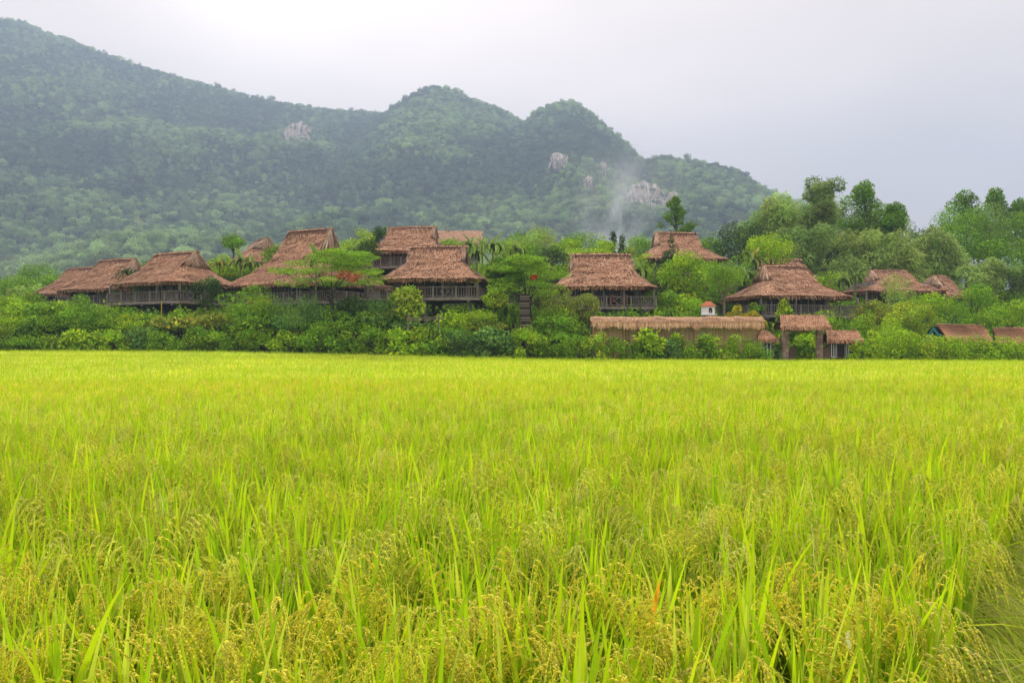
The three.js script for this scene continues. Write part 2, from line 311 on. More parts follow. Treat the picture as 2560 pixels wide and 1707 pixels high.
const frameM = new THREE.Matrix4(), vx = new THREE.Vector3(), vy = new THREE.Vector3(), vz = new THREE.Vector3();
function strand(r, at, down, out, len, wide, pal, list, tone = 1) {      // strip lying from `at` along `down`, facing `out`
  vy.set(...down).negate().normalize(); vz.set(...out); vx.crossVectors(vy, vz).normalize(); vz.crossVectors(vx, vy).normalize();
  const m = new THREE.Matrix4().makeBasis(vx.clone().multiplyScalar(wide), vy.clone().multiplyScalar(len), vz.clone().multiplyScalar(len)); m.setPosition(...at);
  const c = pal[Math.floor(r() * pal.length)], f = tone * (0.8 + 0.4 * r()); list.push({ m, c: [c[0] * f, c[1] * f, c[2] * f] });
}
function lumps(rows, closed) {                          // surface through rows of points
  const W = rows[0].length, p = [], uv = [], idx = [];
  rows.forEach((row, j) => row.forEach((q, i) => { p.push(...q); uv.push(i / W * 8, j / rows.length * 2); }));
  for (let j = 0; j + 1 < rows.length; j++) for (let i = 0; i < W - (closed ? 0 : 1); i++) { const a = j * W + i, b = j * W + (i + 1) % W; idx.push(a, b, a + W, b, b + W, a + W); }
  const g = new THREE.BufferGeometry(); g.setAttribute('position', new THREE.Float32BufferAttribute(p, 3)); g.setAttribute('uv', new THREE.Float32BufferAttribute(uv, 2)); g.setIndex(idx); g.computeVertexNormals(); return g;
}
// A hipped thatch roof with a small gable at each ridge end. Heights are measured from the parent's base.
function thatchRoof(parent, r, { L, W, R, eave, ridge, split = 0.58, density = 75, openEnd = 0, pale = 1 }) {
  const roof = new THREE.Group(); roof.name = 'roof'; parent.add(roof);
  const rise = s => eave + (ridge - eave) * (0.70 * s + 0.30 * s * s), hx = s => s < split ? mix(L / 2, R / 2 + 0.12, (s / split) ** 0.9) : R / 2 + 0.12 + 0.12 * (s - split) / (1 - split), hz = s => W / 2 * (1 - s);
  const lump = (x, y, z) => 0.11 * noise(x * 0.9, y * 2.1, z * 0.9) + 0.05 * noise(x * 3, y * 5, z * 3);
  function ring(s, drop = 0, inset = 0) {
    const X = hx(s) - inset, Z = hz(s) - inset, rad = mix(1.15, 0.3, s / split), pts = [];
    const arc = (cx, cz, a0) => { for (let k = 0; k < 5; k++) { const a = a0 + k / 4 * Math.PI / 2; pts.push([cx + rad * Math.cos(a), cz + rad * Math.sin(a)]); } };
    const run = (x0, z0, x1, z1) => { for (let k = 1; k < 22; k++) pts.push([mix(x0, x1, k / 22), mix(z0, z1, k / 22)]); };
    arc(X - rad, Z - rad, 0); run(X - rad, Z, -X + rad, Z); arc(-X + rad, Z - rad, Math.PI / 2); run(-X, Z - rad, -X, -Z + rad); arc(-X + rad, -Z + rad, Math.PI); run(-X + rad, -Z, X - rad, -Z); arc(X - rad, -Z + rad, -Math.PI / 2); run(X, -Z + rad, X, Z - rad);
    const y = rise(s) - drop;
    return pts.map(([x, z]) => [x, y + lump(x, y, z) * (drop ? 0.5 : 1) + (s === 0 ? 0.07 * noise(x * 1.7, z * 1.7, 4) : 0), z]);
  }
  const rows = []; rows.push(ring(0, 0.34, 0.5), ring(0, 0.30, 0.12)); for (let k = 0; k <= 10; k++) rows.push(ring(split * k / 10));
  const under = [ring(0, 0.34, 0.5)]; for (let k = 1; k <= 5; k++) under.push(ring(split * k / 5, 0.34, 0.25));
  const upper = side => { const out = []; for (let k = 0; k <= 7; k++) { const s = mix(split - 0.02, 1, k / 7), row = []; for (let i = 0; i <= 16; i++) { const x = mix(-hx(s), hx(s), i / 16), y = rise(s) - 0.03 * Math.abs(i / 8 - 1); row.push([x, y + lump(x, y, hz(s) * side), hz(s) * side]); } out.push(row); } return out; };
  const base = mergeGeometries([lumps(rows, true), lumps(under, true), lumps(upper(1)), lumps(upper(-1))]);
  part('roof_body', base, M.thatchBase, roof);
  // gable triangles at the ridge ends
  for (const sx of [-1, 1]) { const x = sx * (R / 2 + 0.1), y0 = rise(split) - 0.1, y1 = ridge - 0.06, z = hz(split) * 0.98, tri = new THREE.BufferGeometry(); tri.setAttribute('position', new THREE.Float32BufferAttribute([x, y0, z, x, y0, -z, x, y1, 0], 3)); tri.computeVertexNormals(); part('gable_panel', tri, openEnd ? M.frame : M.thatchBase, roof); }
  // loose thatch over every slope
  const list = [], eps = 0.02, area = L * W * 1.25, n = Math.round(area * density * 2.8);
  for (let k = 0; k < n; k++) {
    const s = 1 - Math.sqrt(1 - r() * 0.995), onEnd = s < split && r() < (hz(s) / (hz(s) + hx(s))), sg = r() < 0.5 ? -1 : 1;
    if (!onEnd && sg < 0 && r() < 0.45) continue;
    let at, dn, out;
    if (!onEnd) { const x = (r() * 2 - 1) * hx(s), z = sg * hz(s); at = [x, rise(s) - 0.09, z]; dn = [0, rise(s) - rise(s + eps), sg * (hz(s) - hz(s + eps))]; }
    else { const z = (r() * 2 - 1) * hz(s), x = sg * hx(s); at = [x, rise(s) - 0.09, z]; dn = [sg * (hx(s) - hx(s + eps)), rise(s) - rise(s + eps), 0]; }
    const rad = mix(1.15, 0.3, s / split), X = hx(s), Z = hz(s), cx = Math.abs(at[0]) - (X - rad), cz = Math.abs(at[2]) - (Z - rad);
    if (s < split && cx > 0 && cz > 0) { const l = Math.hypot(cx, cz) / rad; const ex = Math.sign(at[0]), ez = Math.sign(at[2]), hr = unit([ex * cx, 0, ez * cz]); if (l > 1) { at[0] = ex * (X - rad + cx / l); at[2] = ez * (Z - rad + cz / l); } const go = Math.hypot(dn[0], dn[2]); dn = [hr[0] * go, dn[1], hr[2] * go]; }
    dn = unit(dn); const go = Math.hypot(dn[0], dn[2]), side = [-dn[2] / go, 0, dn[0] / go]; out = [dn[0] / go * -dn[1], go, dn[2] / go * -dn[1]];
    const sway = (r() - 0.5) * 1.3, lift = 0.06 + 0.16 * r(), dir = unit([dn[0] + side[0] * sway + out[0] * lift, dn[1] + side[1] * sway + out[1] * lift - 0.05, dn[2] + side[2] * sway + out[2] * lift]);
    const up = 0.12 + lump(...at); at = [at[0] + out[0] * up, at[1] + out[1] * up, at[2] + out[2] * up];
    const patch = 1 + 0.28 * fbm(at[0] * 0.5, at[2] * 0.5, 3 + at[1] * 0.5, 3);
    strand(r, at, dir, out, 0.2 + 0.26 * r(), 0.024 + 0.036 * r(), BROWN, list, patch);
  }
  const E = ring(0);                                     // ragged eave
  for (let k = 0; k < E.length; k++) { const a = E[k], b = E[(k + 1) % E.length], m = Math.ceil(Math.hypot(a[0] - b[0], a[2] - b[2]) * 44); for (let j = 0; j < m; j++) { const f = r(), p = [mix(a[0], b[0], f), mix(a[1], b[1], f) + 0.02, mix(a[2], b[2], f)], o = unit([p[0] / L, 0, p[2] / W]); const e = Math.abs(p[0]) > L / 2 - 0.9 ? [Math.sign(p[0]), 0, 0] : [0, 0, Math.sign(p[2])]; strand(r, [p[0] - e[0] * 0.22 * r(), p[1] + 0.05 - 0.16 * r(), p[2] - e[2] * 0.22 * r()], unit([e[0] * 0.55 + (r() - 0.5) * 0.5, -0.9, e[2] * 0.55 + (r() - 0.5) * 0.5]), [e[0], 0.4, e[2]], 0.2 + 0.26 * r(), 0.03 + 0.045 * r(), BROWN, list); } }
  copies('thatch', STRAW, M.straw, list, roof);
  // bleached straw skirts fanning from the ridge ends over the gables, and the ridge roll
  const fan = [], seedOf = r() * 50;
  for (const sx of [-1, 1]) for (let k = 0; k < 540; k++) {
    const a = (r() * 2 - 1), f = r() * 0.62, from = [sx * (R / 2 + 0.26 - 0.5 * r() * r()), ridge - 0.03, 0.08 * a], low = split + 0.10 - 0.26 * r() * r() - 0.06 * noise(a * 5, seedOf, sx) + openEnd * 0.2 * (1 - Math.abs(a)), to = [sx * (hx(low) + 0.06 + 0.06 * r()), rise(low) + 0.1, a * hz(low) * 0.96];
    const at = [mix(from[0], to[0], f), mix(from[1], to[1], f), mix(from[2], to[2], f)], len = Math.hypot(to[0] - from[0], to[1] - from[1], to[2] - from[2]);
    strand(r, at, unit([to[0] - from[0] + 0.1 * (r() - 0.5), to[1] - from[1], to[2] - from[2] + 0.2 * (r() - 0.5)]), [sx, 0.3, a * 0.8], Math.min(len * (1 - f * 0.6), 0.45 + 0.5 * r()), 0.035 + 0.04 * r(), PALE, fan, pale);
  }
  const cap = []; for (let k = 0; k < R * 80; k++) { const x = (r() * 2 - 1) * (R / 2 + 0.35), s = r() < 0.5 ? -1 : 1; strand(r, [x, ridge + 0.05 - 0.03 * Math.abs(2 * x / R), -0.06 * s], unit([(r() - 0.5) * 0.6, -0.55, s]), [0, 1, 0.4 * s], 0.22 + 0.25 * r(), 0.04 + 0.04 * r(), r() < 0.2 ? PALE : BROWN, cap); }
  copies('gable_straw', STRAW, M.straw, fan, roof); copies('ridge_straw', STRAW, M.straw, cap, roof);
  return roof;
}
function railing(house, r, pts, y, { fancy = 0.6 } = {}) {
  const g = new THREE.Group(); g.name = 'railing'; house.add(g);
  for (let k = 0; k + 1 < pts.length; k++) {
    const [x0, z0] = pts[k], [x1, z1] = pts[k + 1], len = Math.hypot(x1 - x0, z1 - z0), turn = Math.atan2(-(z1 - z0), x1 - x0), mid = [(x0 + x1) / 2, (z0 + z1) / 2];
    box('top_rail', g, M.rail, [mid[0], y + 0.82, mid[1]], [len, 0.06, 0.08], turn); box('bottom_rail', g, M.rail, [mid[0], y + 0.12, mid[1]], [len, 0.05, 0.05], turn);
    const at = f => [mix(x0, x1, f), mix(z0, z1, f)], bays = Math.max(1, Math.round(len / 1.9));
    for (let b = 0; b <= bays; b++) { const p = at(b / bays); box('newel', g, M.post, [p[0], y + 0.44, p[1]], [0.13, 0.92, 0.13], turn); }
    for (let b = 0; b < bays; b++) {
      const special = Math.abs((b + 0.5) / bays - fancy) < 0.5 / bays, n = special ? 6 : Math.round(len / bays / 0.2);
      for (let j = 1; j < n; j++) { if (special && (j === 2 || j === 3 || j === 4)) continue; const p = at((b + j / n) / bays); box('baluster', g, M.rail, [p[0], y + 0.47, p[1]], [0.045, 0.68, 0.045], turn); }
      if (special) { const q = (f, h) => { const p = at((b + f) / bays); return [p[0], y + h, p[1]]; }; for (const [f0, h0, f1, h1] of [[0.5, 0.79, 0.69, 0.47], [0.69, 0.47, 0.5, 0.15], [0.5, 0.15, 0.31, 0.47], [0.31, 0.47, 0.5, 0.79]]) beam('lattice_bar', g, M.rail, q(f0, h0), q(f1, h1), 0.05); }
    }
  }
  return g;
}
// front: list of [kind, width] along the front wall from its left end: wall, door, window, post
function facade(house, r, x0, z, y, front, top) {
  let x = x0;
  for (const [kind, w] of front) {
    const c = x + w / 2;
    if (kind === 'door') { const d = box('door', house, M.door, [c, y + 1.0, z + 0.04], [w - 0.1, 2.0, 0.06]); box('door_frame', house, M.frame, [c - w / 2 + 0.03, y + 1.02, z + 0.06], [0.07, 2.06, 0.1]); box('door_frame', house, M.frame, [c + w / 2 - 0.03, y + 1.02, z + 0.06], [0.07, 2.06, 0.1]); box('door_frame', house, M.frame, [c, y + 2.08, z + 0.06], [w + 0.02, 0.07, 0.1]); }
    else if (kind === 'window' || kind === 'glazed') {
      const g = new THREE.Group(); g.name = 'window'; house.add(g); const h0 = kind === 'glazed' ? 0.06 : 0.55, h1 = 2.05, n = Math.max(2, Math.round(w / 0.42));
      box('frame', g, M.frame, [c, y + h0, z + 0.05], [w, 0.07, 0.1]); box('frame', g, M.frame, [c, y + h1, z + 0.05], [w, 0.07, 0.1]);
      for (let k = 0; k <= n; k++) box('frame', g, M.frame, [x + w * k / n, y + (h0 + h1) / 2, z + 0.05], [0.06, h1 - h0, 0.1]);
      for (let k = 0; k < n; k++) box('pane', g, M.pane, [x + w * (k + 0.5) / n, y + (h0 + h1) / 2, z + 0.03], [w / n - 0.07, h1 - h0 - 0.06, 0.02]);
      for (let k = 0; k < n; k++) if (r() < 0.35) box('curtain', g, M.curtain, [x + w * (k + 0.35 + 0.3 * r()) / n, y + (h0 + h1) / 2, z + 0.05], [w / n * 0.35, h1 - h0 - 0.1, 0.012]);
    } else if (kind === 'wall') box('wall_panel', house, M.wall, [c, y + top / 2, z + 0.02], [w - 0.02, top, 0.05]);
    else if (kind === 'post') box('pillar', house, M.post, [c, y + top / 2, z + 0.12], [w, top, 0.2]);
    x += w;
  }
}
const FRONT_A = [['wall', 0.9], ['door', 1.0], ['wall', 0.5], ['glazed', 1.9], ['wall', 0.9], ['door', 0.9], ['post', 0.35]];
const FRONT_B = [['post', 0.35], ['glazed', 1.9], ['wall', 0.45], ['glazed', 2.0], ['post', 0.35], ['door', 0.85], ['wall', 0.65]];
const FRONT_C = [['door', 0.9], ['wall', 0.6], ['glazed', 1.6], ['wall', 1.0], ['door', 0.9], ['wall', 0.5], ['glazed', 0.9]];
const houses = [];
function house(label, { x, d, turn, L = 8.6, W = 8, R = 4.3, floor, eave, ridge, front = FRONT_A, deckL = 0.2, deckR = -0.1, rails = true, density = 75, fancy = 0.6, openEnd = 0, seed = 1, body = true, pale = 1 }) {
  pads.push([x, -d, floor - 1.5]);
  const r = mulberry(seed * 977 + 5), base = land(x, -d), h = thing('thatched_house', label, 'house', [x, base, -d], turn * Math.PI / 180, 'thatched stilt houses of the hillside village');
  const F = floor - base, E = eave - base, T = ridge - base;
  thatchRoof(h, r, { L, W, R, eave: E, ridge: T, density, openEnd, pale });
  const x0 = -L / 2 - deckL, x1 = L / 2 + deckR, zf = W / 2 - 0.55, zb = -W / 2 + 0.8, bl = 6.45, bz = zf - 1.45, top = Math.min(2.35, E - F + 0.95);
  box('floor_deck', h, M.deck, [(x0 + x1) / 2, F - 0.09, (zf + zb) / 2], [x1 - x0, 0.16, zf - zb]); box('edge_beam', h, M.rail, [(x0 + x1) / 2, F - 0.13, zf + 0.05], [x1 - x0 + 0.1, 0.26, 0.12]);
  box('edge_beam', h, M.rail, [x1 + 0.03, F - 0.13, (zf + zb) / 2], [0.12, 0.26, zf - zb - 0.1]); box('edge_beam', h, M.rail, [x0 - 0.03, F - 0.13, (zf + zb) / 2], [0.12, 0.26, zf - zb - 0.1]);
  if (body) {
    box('wall', h, M.wall, [-0.1, F + top / 2, (bz + zb + 0.4) / 2], [bl, top, bz - zb - 0.4]);
    facade(h, r, -0.1 - bl / 2 + 0.02, bz, F, front, top);
    for (const sx of [-1, 1]) { box('side_door', h, M.door, [-0.1 + sx * (bl / 2 + 0.03), F + 1.0, bz - 1.6], [0.06, 2, 0.9]); box('pillar', h, M.post, [-0.1 + sx * (bl / 2 + 0.06), F + top / 2, bz - 2.9], [0.2, top, 0.28]); }
  }
  for (const px of [x0 + 0.15, mix(x0, x1, 0.36), mix(x0, x1, 0.68), x1 - 0.15]) { const e = Math.abs(px) < L / 2 - 0.5 ? E + 0.1 : E - 0.1; box('pillar', h, M.post, [px, (F + e) / 2, zf - 0.12], [0.15, e - F, 0.15]); }
  for (const px of [x0 + 0.7, -0.4, x1 - 0.9]) for (const pz of [zf - 0.7, 0, zb + 0.7]) { const gy = land(x + px * Math.cos(h.rotation.y) + pz * Math.sin(h.rotation.y), -d - px * Math.sin(h.rotation.y) + pz * Math.cos(h.rotation.y)) - base - 0.3; if (gy < F - 0.3) box('stilt', h, M.concrete, [px, (F - 0.17 + gy) / 2, pz], [0.26, F - 0.17 - gy, 0.26]); }
  for (const px of [x0 + 0.7, -0.4, x1 - 0.9]) box('joist', h, M.concrete, [px, F - 0.3, (zf + zb) / 2], [0.2, 0.24, zf - zb + 0.1]);
  if (rails) railing(h, r, [[x0, zb + 2.5], [x0, zf], [x1, zf], [x1, zb + 2.0]], F, { fancy });
  houses.push({ h, F, zf, x0, x1, bz }); return h;
}
const at = (px, d) => site(px, d);
house('low thatched house at the far left end of the village', { x: at(208, 96), d: 96, turn: -26, floor: 6.2, eave: 7.66, ridge: 10.75, seed: 1, pale: 1.3, front: FRONT_C });
house('thatched house behind the cornered balcony house, second from the left end', { x: at(293, 88), d: 88, turn: -24, floor: 6.1, eave: 7.6, ridge: 10.85, seed: 2, front: FRONT_C });
const H3 = house('thatched house whose long slatted balcony turns a corner, tan fan of straw on its gable', { x: at(440, 80), d: 80, turn: -27, floor: 6.0, eave: 7.65, ridge: 10.65, seed: 3, R: 4.6, deckL: 0.5, fancy: 0.35 });
house('large steep brown thatched house half hidden by the spreading bright green tree', { x: at(775, 82), d: 82, turn: -27, L: 12.8, W: 10, R: 4.6, floor: 6.0, eave: 7.62, ridge: 13.0, seed: 4, deckL: 0.2, front: FRONT_B });
house('small thatched roof showing a pale straw gable among banana leaves', { x: at(652, 106), d: 106, turn: -58, floor: 10.6, eave: 12.0, ridge: 15.1, seed: 6, rails: false, density: 50 });
house('upper thatched house behind the central one, dark veranda under its eave', { x: at(1030, 88), d: 88, turn: -9, L: 8, floor: 9.85, eave: 11.25, ridge: 14.1, seed: 7, front: FRONT_C });
const H7 = house('central thatched stilt house above the dark open undercroft with a wrap-around balcony', { x: at(1095, 74.2), d: 74.2, turn: -8, L: 8.4, R: 4.25, floor: 6.0, eave: 7.5, ridge: 10.55, seed: 8, deckL: 1.1, deckR: -0.05, openEnd: 1, fancy: 0.62 });
const H9 = house('thatched house with orange chairs on its balcony, above the bamboo fence', { x: at(1503, 77), d: 77, turn: 0, L: 8.5, R: 4.75, floor: 5.4, eave: 7.1, ridge: 10.2, seed: 9, front: FRONT_B, deckL: -0.2, deckR: 0.0, fancy: 0.66 });
house('upper thatched house beside the tall lone tree, a dark cone tree before its roof', { x: at(1690, 96), d: 96, turn: 9, L: 9.4, R: 4.2, floor: 9.9, eave: 11.35, ridge: 14.6, seed: 10, pale: 1.3 });
const H11 = house('wide thatched house with dark timber balcony above the village gate', { x: at(1962, 79), d: 79, turn: 13, L: 9.2, R: 3.8, floor: 4.78, eave: 6.42, ridge: 9.35, seed: 11, pale: 1.3, front: FRONT_B, deckL: -0.3, deckR: 0.7, fancy: 0.8 });
house('thatched roof rising behind the wide house and the light green tree', { x: at(1950, 94), d: 94, turn: 8, floor: 7.3, eave: 8.7, ridge: 11.5, seed: 12, rails: false, density: 50 });
house('thatched house with pale gable straw right of the wide balcony house', { x: at(2222, 92), d: 92, turn: 8, L: 8.6, R: 3.6, floor: 6.3, eave: 7.7, ridge: 10.1, seed: 13, pale: 1.3, rails: false });
house('small thatched house with pale gable, rightmost in the village', { x: at(2350, 94), d: 94, turn: 26, L: 6.4, W: 6.2, R: 1.6, floor: 6.2, eave: 7.35, ridge: 9.7, seed: 14, pale: 1.3, rails: false, density: 55 });
// long low thatched hall on the crest
{
  const d = 122, x = at(1112, d), r = mulberry(44); pads.push([x, -d, 12.5]);
  const base = land(x, -d), h = thing('long_hall', 'long pale thatched hall on the crest behind the central houses', 'hall', [x, base, -d], 0.02);
  box('wall', h, M.wall, [0, (15.6 - base) / 2, 0], [9, 15.6 - base, 5.2]); box('pillar', h, M.post, [-4.4, (15.7 - base) / 2, 3.2], [0.2, 15.7 - base, 0.2]); box('pillar', h, M.post, [4.4, (15.7 - base) / 2, 3.2], [0.2, 15.7 - base, 0.2]);
  const roof = new THREE.Group(); roof.name = 'roof'; h.add(roof); const slope = s => { const rows = []; for (let j = 0; j <= 6; j++) { const row = []; for (let i = 0; i <= 30; i++) row.push([mix(-5.2, 5.2, i / 30), mix(15.6, 18.2, j / 6) - base + 0.05 * noise(i, j, s), s * mix(3.9, 0, j / 6)]); rows.push(row); } return lumps(rows); };
  part('roof_body', mergeGeometries([slope(1), slope(-1)]), M.thatchBase, roof);
  const list = [], up = unit([0, 3.9, 2.6]); for (let k = 0; k < 4200; k++) { const f = r(), x1 = (r() * 2 - 1) * 5.2; strand(r, [x1, mix(15.7, 18.25, f) - base + 0.05, mix(3.9, 0, f) + 0.05], unit([(r() - 0.5) * 0.6, -0.55, 0.9]), up, 0.4 + 0.3 * r(), 0.08 + 0.05 * r(), [[0.44, 0.27, 0.17], [0.36, 0.20, 0.12], [0.50, 0.33, 0.23]], list); }
  copies('thatch', STRAW, M.straw, list, roof);
}
scene.userData.buildGround(); delete scene.userData.buildGround;

// ------------------------------------------------------------------ things on the balconies
function chair(h, x, z, y, turn, label) {
  h.updateMatrixWorld(); const p = new THREE.Vector3(x, y, z).applyMatrix4(h.matrixWorld), c = thing('balcony_chair', label, 'chair', p.toArray(), h.rotation.y + turn, 'orange wooden balcony chairs');
  box('seat', c, M.teak, [0, 0.42, 0], [0.5, 0.05, 0.5]); const back = new THREE.Group(); back.name = 'backrest'; c.add(back); for (let k = 0; k < 5; k++) box('slat', back, M.teak, [-0.2 + 0.1 * k, 0.72, -0.24], [0.06, 0.6, 0.03]); box('top_bar', back, M.teak, [0, 1.03, -0.24], [0.5, 0.06, 0.04]);
  for (const sx of [-1, 1]) for (const sz of [-1, 1]) box('leg', c, M.teak, [sx * 0.22, 0.2, sz * 0.22], [0.05, 0.4, 0.05]); for (const sx of [-1, 1]) box('armrest', c, M.teak, [sx * 0.25, 0.62, 0], [0.05, 0.04, 0.5]);
  return c;
}
{
  const b = houses.find(q => q.h === H9), c = houses.find(q => q.h === H7);
  chair(H9, 0.75, b.zf - 0.8, b.F, 0.2, 'orange wooden chair left of the small table on the balcony above the fence'); chair(H9, 1.75, b.zf - 0.8, b.F, -0.2, 'orange wooden chair right of the small table on the balcony above the fence');
  chair(H7, -0.75, c.zf - 0.8, c.F, 0.3, 'orange wooden chair on the central house balcony');
  H9.updateMatrixWorld(); const p = new THREE.Vector3(1.26, b.F, b.zf - 0.75).applyMatrix4(H9.matrixWorld), t = thing('side_table', 'small orange wooden table between the two balcony chairs', 'table', p.toArray());
  box('table_top', t, M.teak, [0, 0.4, 0], [0.42, 0.04, 0.42]); for (const sx of [-1, 1]) for (const sz of [-1, 1]) box('leg', t, M.teak, [sx * 0.17, 0.19, sz * 0.17], [0.04, 0.38, 0.04]);
  // potted plants
  const pot = (h, x, z, y, s, col, label, n = 260) => {
    h.updateMatrixWorld(); const q = new THREE.Vector3(x, y, z).applyMatrix4(h.matrixWorld), o = thing('potted_plant', label, 'potted plant', q.toArray(), 0, 'pots on the balconies'), r = mulberry(Math.round(x * 91 + y * 7 + 400));
    const pg = new THREE.LatheGeometry([[0.01, 0], [0.16, 0], [0.24, 0.3], [0.26, 0.36], [0.22, 0.36], [0.2, 0.3], [0.01, 0.29]].map(v => new THREE.Vector2(v[0] * s, v[1] * s)), 12); part('pot', pg, M.concrete, o);
    part('foliage', foliage(r, domeClumps(r, 0.9 * s, 0.75 * s, 0.3 * s, 6, 0.5), n, 0.17, 0.09, col, {}), M2.leaf, o);
  };
  pot(H9, houses.find(q => q.h === H9).x1 - 0.75, b.zf - 0.45, b.F, 1.25, [0.2, 0.36, 0.04], 'grey pot of light green leaves at the balcony end above the fence');
  pot(H7, c.x1 - 0.3, c.zf - 0.02, c.F + 0.86, 0.75, [0.42, 0.42, 0.02], 'yellow-green plant on the corner of the central balcony rail');
  const a3 = houses.find(q => q.h === H3); pot(H3, a3.x1 - 0.6, a3.zf - 0.5, a3.F, 1.7, [0.14, 0.22, 0.03], 'bushy potted plant at the turning corner of the long slatted balcony'); pot(H3, a3.x0 + 3.2, a3.zf - 0.6, a3.F, 1.7, [0.2, 0.32, 0.07], 'pale potted plant along the long slatted balcony'); pot(H3, a3.x0 + 0.6, a3.zf - 0.6, a3.F, 1.1, [0.1, 0.2, 0.03], 'low potted plant at the far end of the long slatted balcony');
}

// ------------------------------------------------------------------ bamboo fence with a thatch cap
{
  const d = 65.6, x0 = at(1482, d), x1 = at(1900, d), r = mulberry(9), len = x1 - x0, y = land((x0 + x1) / 2, -d), top = height(806, d) - y;
  const f = thing('bamboo_fence', 'tall bamboo pole fence capped with ragged tan thatch', 'fence', [(x0 + x1) / 2, y, -d]);
  const tones = [std(0.58, 0.39, 0.17, 0.6), std(0.66, 0.47, 0.23, 0.6), std(0.46, 0.28, 0.11, 0.6), std(0.60, 0.43, 0.22, 0.6)], n = 172;
  for (let k = 0; k < n; k++) { const m = part('bamboo_pole', ROD, tones[Math.floor(r() * 4)], f), h = top - 0.05 + 0.05 * r(), g = land((x0 + x1) / 2 - len / 2 + len * k / n, -d) - y - 0.15; m.position.set(-len / 2 + len * (k + 0.5) / n, (h + g) / 2, 0.02 * (r() - 0.5)); m.scale.set(0.052 + 0.018 * r(), h - g, 0.06); m.rotation.z = 0.012 * (r() - 0.5); }
  for (const yy of [0.75, 1.6]) beam('cross_rail', f, tones[1], [-len / 2, yy, 0.07], [len / 2, yy, 0.07], 0.05, 0.05, ROD);
  for (let k = 0; k <= 5; k++) box('fence_post', f, M.bark, [-len / 2 + len * k / 5, top / 2 - 0.1, -0.12], [0.13, top + 0.1, 0.13]);
  const cap = new THREE.Group(); cap.name = 'thatch_cap'; f.add(cap); const rows = []; for (let j = 0; j <= 4; j++) { const row = [], a = (j / 4 - 0.5) * 2; for (let i = 0; i <= 60; i++) row.push([mix(-len / 2 - 0.1, len / 2 + 0.1, i / 60), top + 0.38 - 0.42 * a * a + 0.05 * noise(i * 0.6, j, 2), a * 0.62]); rows.push(row); } part('cap_body', lumps(rows), std(0.36, 0.21, 0.12, 1), cap);
  const list = []; for (let k = 0; k < 9500; k++) { const x = (r() * 2 - 1) * (len / 2 + 0.12), t = r(), a = mix(0.02, 0.66, t), fr = t > 0.66, s = r() < 0.8 ? 1 : -1, z = a * s, yy = top + 0.40 - 0.42 * (a / 0.62) ** 2 + 0.04 + 0.05 * noise(x * 2, a * 3, 1), dn = fr ? unit([(r() - 0.5) * 0.35, -1, 0.2 * s]) : unit([(r() - 0.5) * 0.9, -0.25 - a, 0.8 * s]); strand(r, [x, yy, z], dn, [0, fr ? 0.3 : 1, s], fr ? 0.25 + 0.38 * r() * (0.6 + 0.6 * Math.abs(noise(x * 1.4, 3, 3))) : 0.26 + 0.2 * r(), 0.035 + 0.045 * r(), TAN, list, fr ? 1.05 : 0.85); }
  copies('thatch', STRAW, M.straw, list, cap);
}
// ------------------------------------------------------------------ spirit house
{
  const d = 68.4, x = at(1771, d), y = land(x, -d), b = height(788, d) - y, s = thing('spirit_house', 'tiny white spirit house with orange tiled roof and arched niche', 'shrine', [x, y, -d], -0.18);
  box('pedestal', s, M.concrete, [0, b / 2 - 0.1, 0], [0.42, b, 0.42]); box('floor_slab', s, M.white, [0.06, b + 0.03, 0.05], [1.2, 0.07, 0.95]);
  const shape = new THREE.Shape(); shape.moveTo(-0.5, 0); shape.lineTo(0.5, 0); shape.lineTo(0.5, 0.62); shape.lineTo(-0.5, 0.62); shape.lineTo(-0.5, 0); const hole = new THREE.Path(); hole.moveTo(0.04, 0.09); hole.lineTo(0.3, 0.09); hole.lineTo(0.3, 0.38); hole.absarc(0.17, 0.38, 0.13, 0, Math.PI, false); hole.lineTo(0.04, 0.09); shape.holes.push(hole);
  const fg = new THREE.ExtrudeGeometry(shape, { depth: 0.06, bevelEnabled: false }); const w = part('front_wall', fg, M.white, s); w.position.set(0, b + 0.065, 0.32);
  box('side_wall', s, M.white, [-0.47, b + 0.375, 0], [0.06, 0.62, 0.63]); box('side_wall', s, M.white, [0.47, b + 0.375, 0], [0.06, 0.62, 0.63]); box('back_wall', s, M.white, [0, b + 0.375, -0.34], [1, 0.62, 0.05]); box('niche_back', s, M.door, [0.17, b + 0.35, 0.05], [0.5, 0.5, 0.04]);
  const ring = new THREE.TorusGeometry(0.14, 0.022, 6, 14, Math.PI), a = part('arch_moulding', ring, M.white, s); a.position.set(0.17, b + 0.445, 0.385);
  const roof = new THREE.Group(); roof.name = 'roof'; s.add(roof); const tile = std(0.56, 0.19, 0.08, 0.75), T = new THREE.CylinderGeometry(0.5, 0.5, 1, 8, 1, true, 0, Math.PI);
  const cone = new THREE.CylinderGeometry(0.22, 0.88, 0.36, 4, 1); cone.rotateY(Math.PI / 4); const body = part('roof_body', cone, tile, roof); body.position.y = b + 0.87; body.scale.set(1.0, 1, 0.82); box('ridge', roof, tile, [0, b + 1.06, 0], [0.4, 0.05, 0.08]);
  for (let k = 0; k < 9; k++) { const f = (k - 4) / 4; beam('tile', roof, tile, [f * 0.57, b + 0.71, 0.5], [f * 0.15, b + 1.04, 0.13], 0.07, 0.05, ROD); }
  const figure = part('statue', new THREE.LatheGeometry([[0.001, 0], [0.08, 0], [0.09, 0.06], [0.05, 0.12], [0.06, 0.2], [0.03, 0.25], [0.045, 0.3], [0.001, 0.34]].map(v => new THREE.Vector2(...v)), 10), std(0.55, 0.45, 0.3, 0.5), s); figure.position.set(0.17, b + 0.09, 0.2);
}
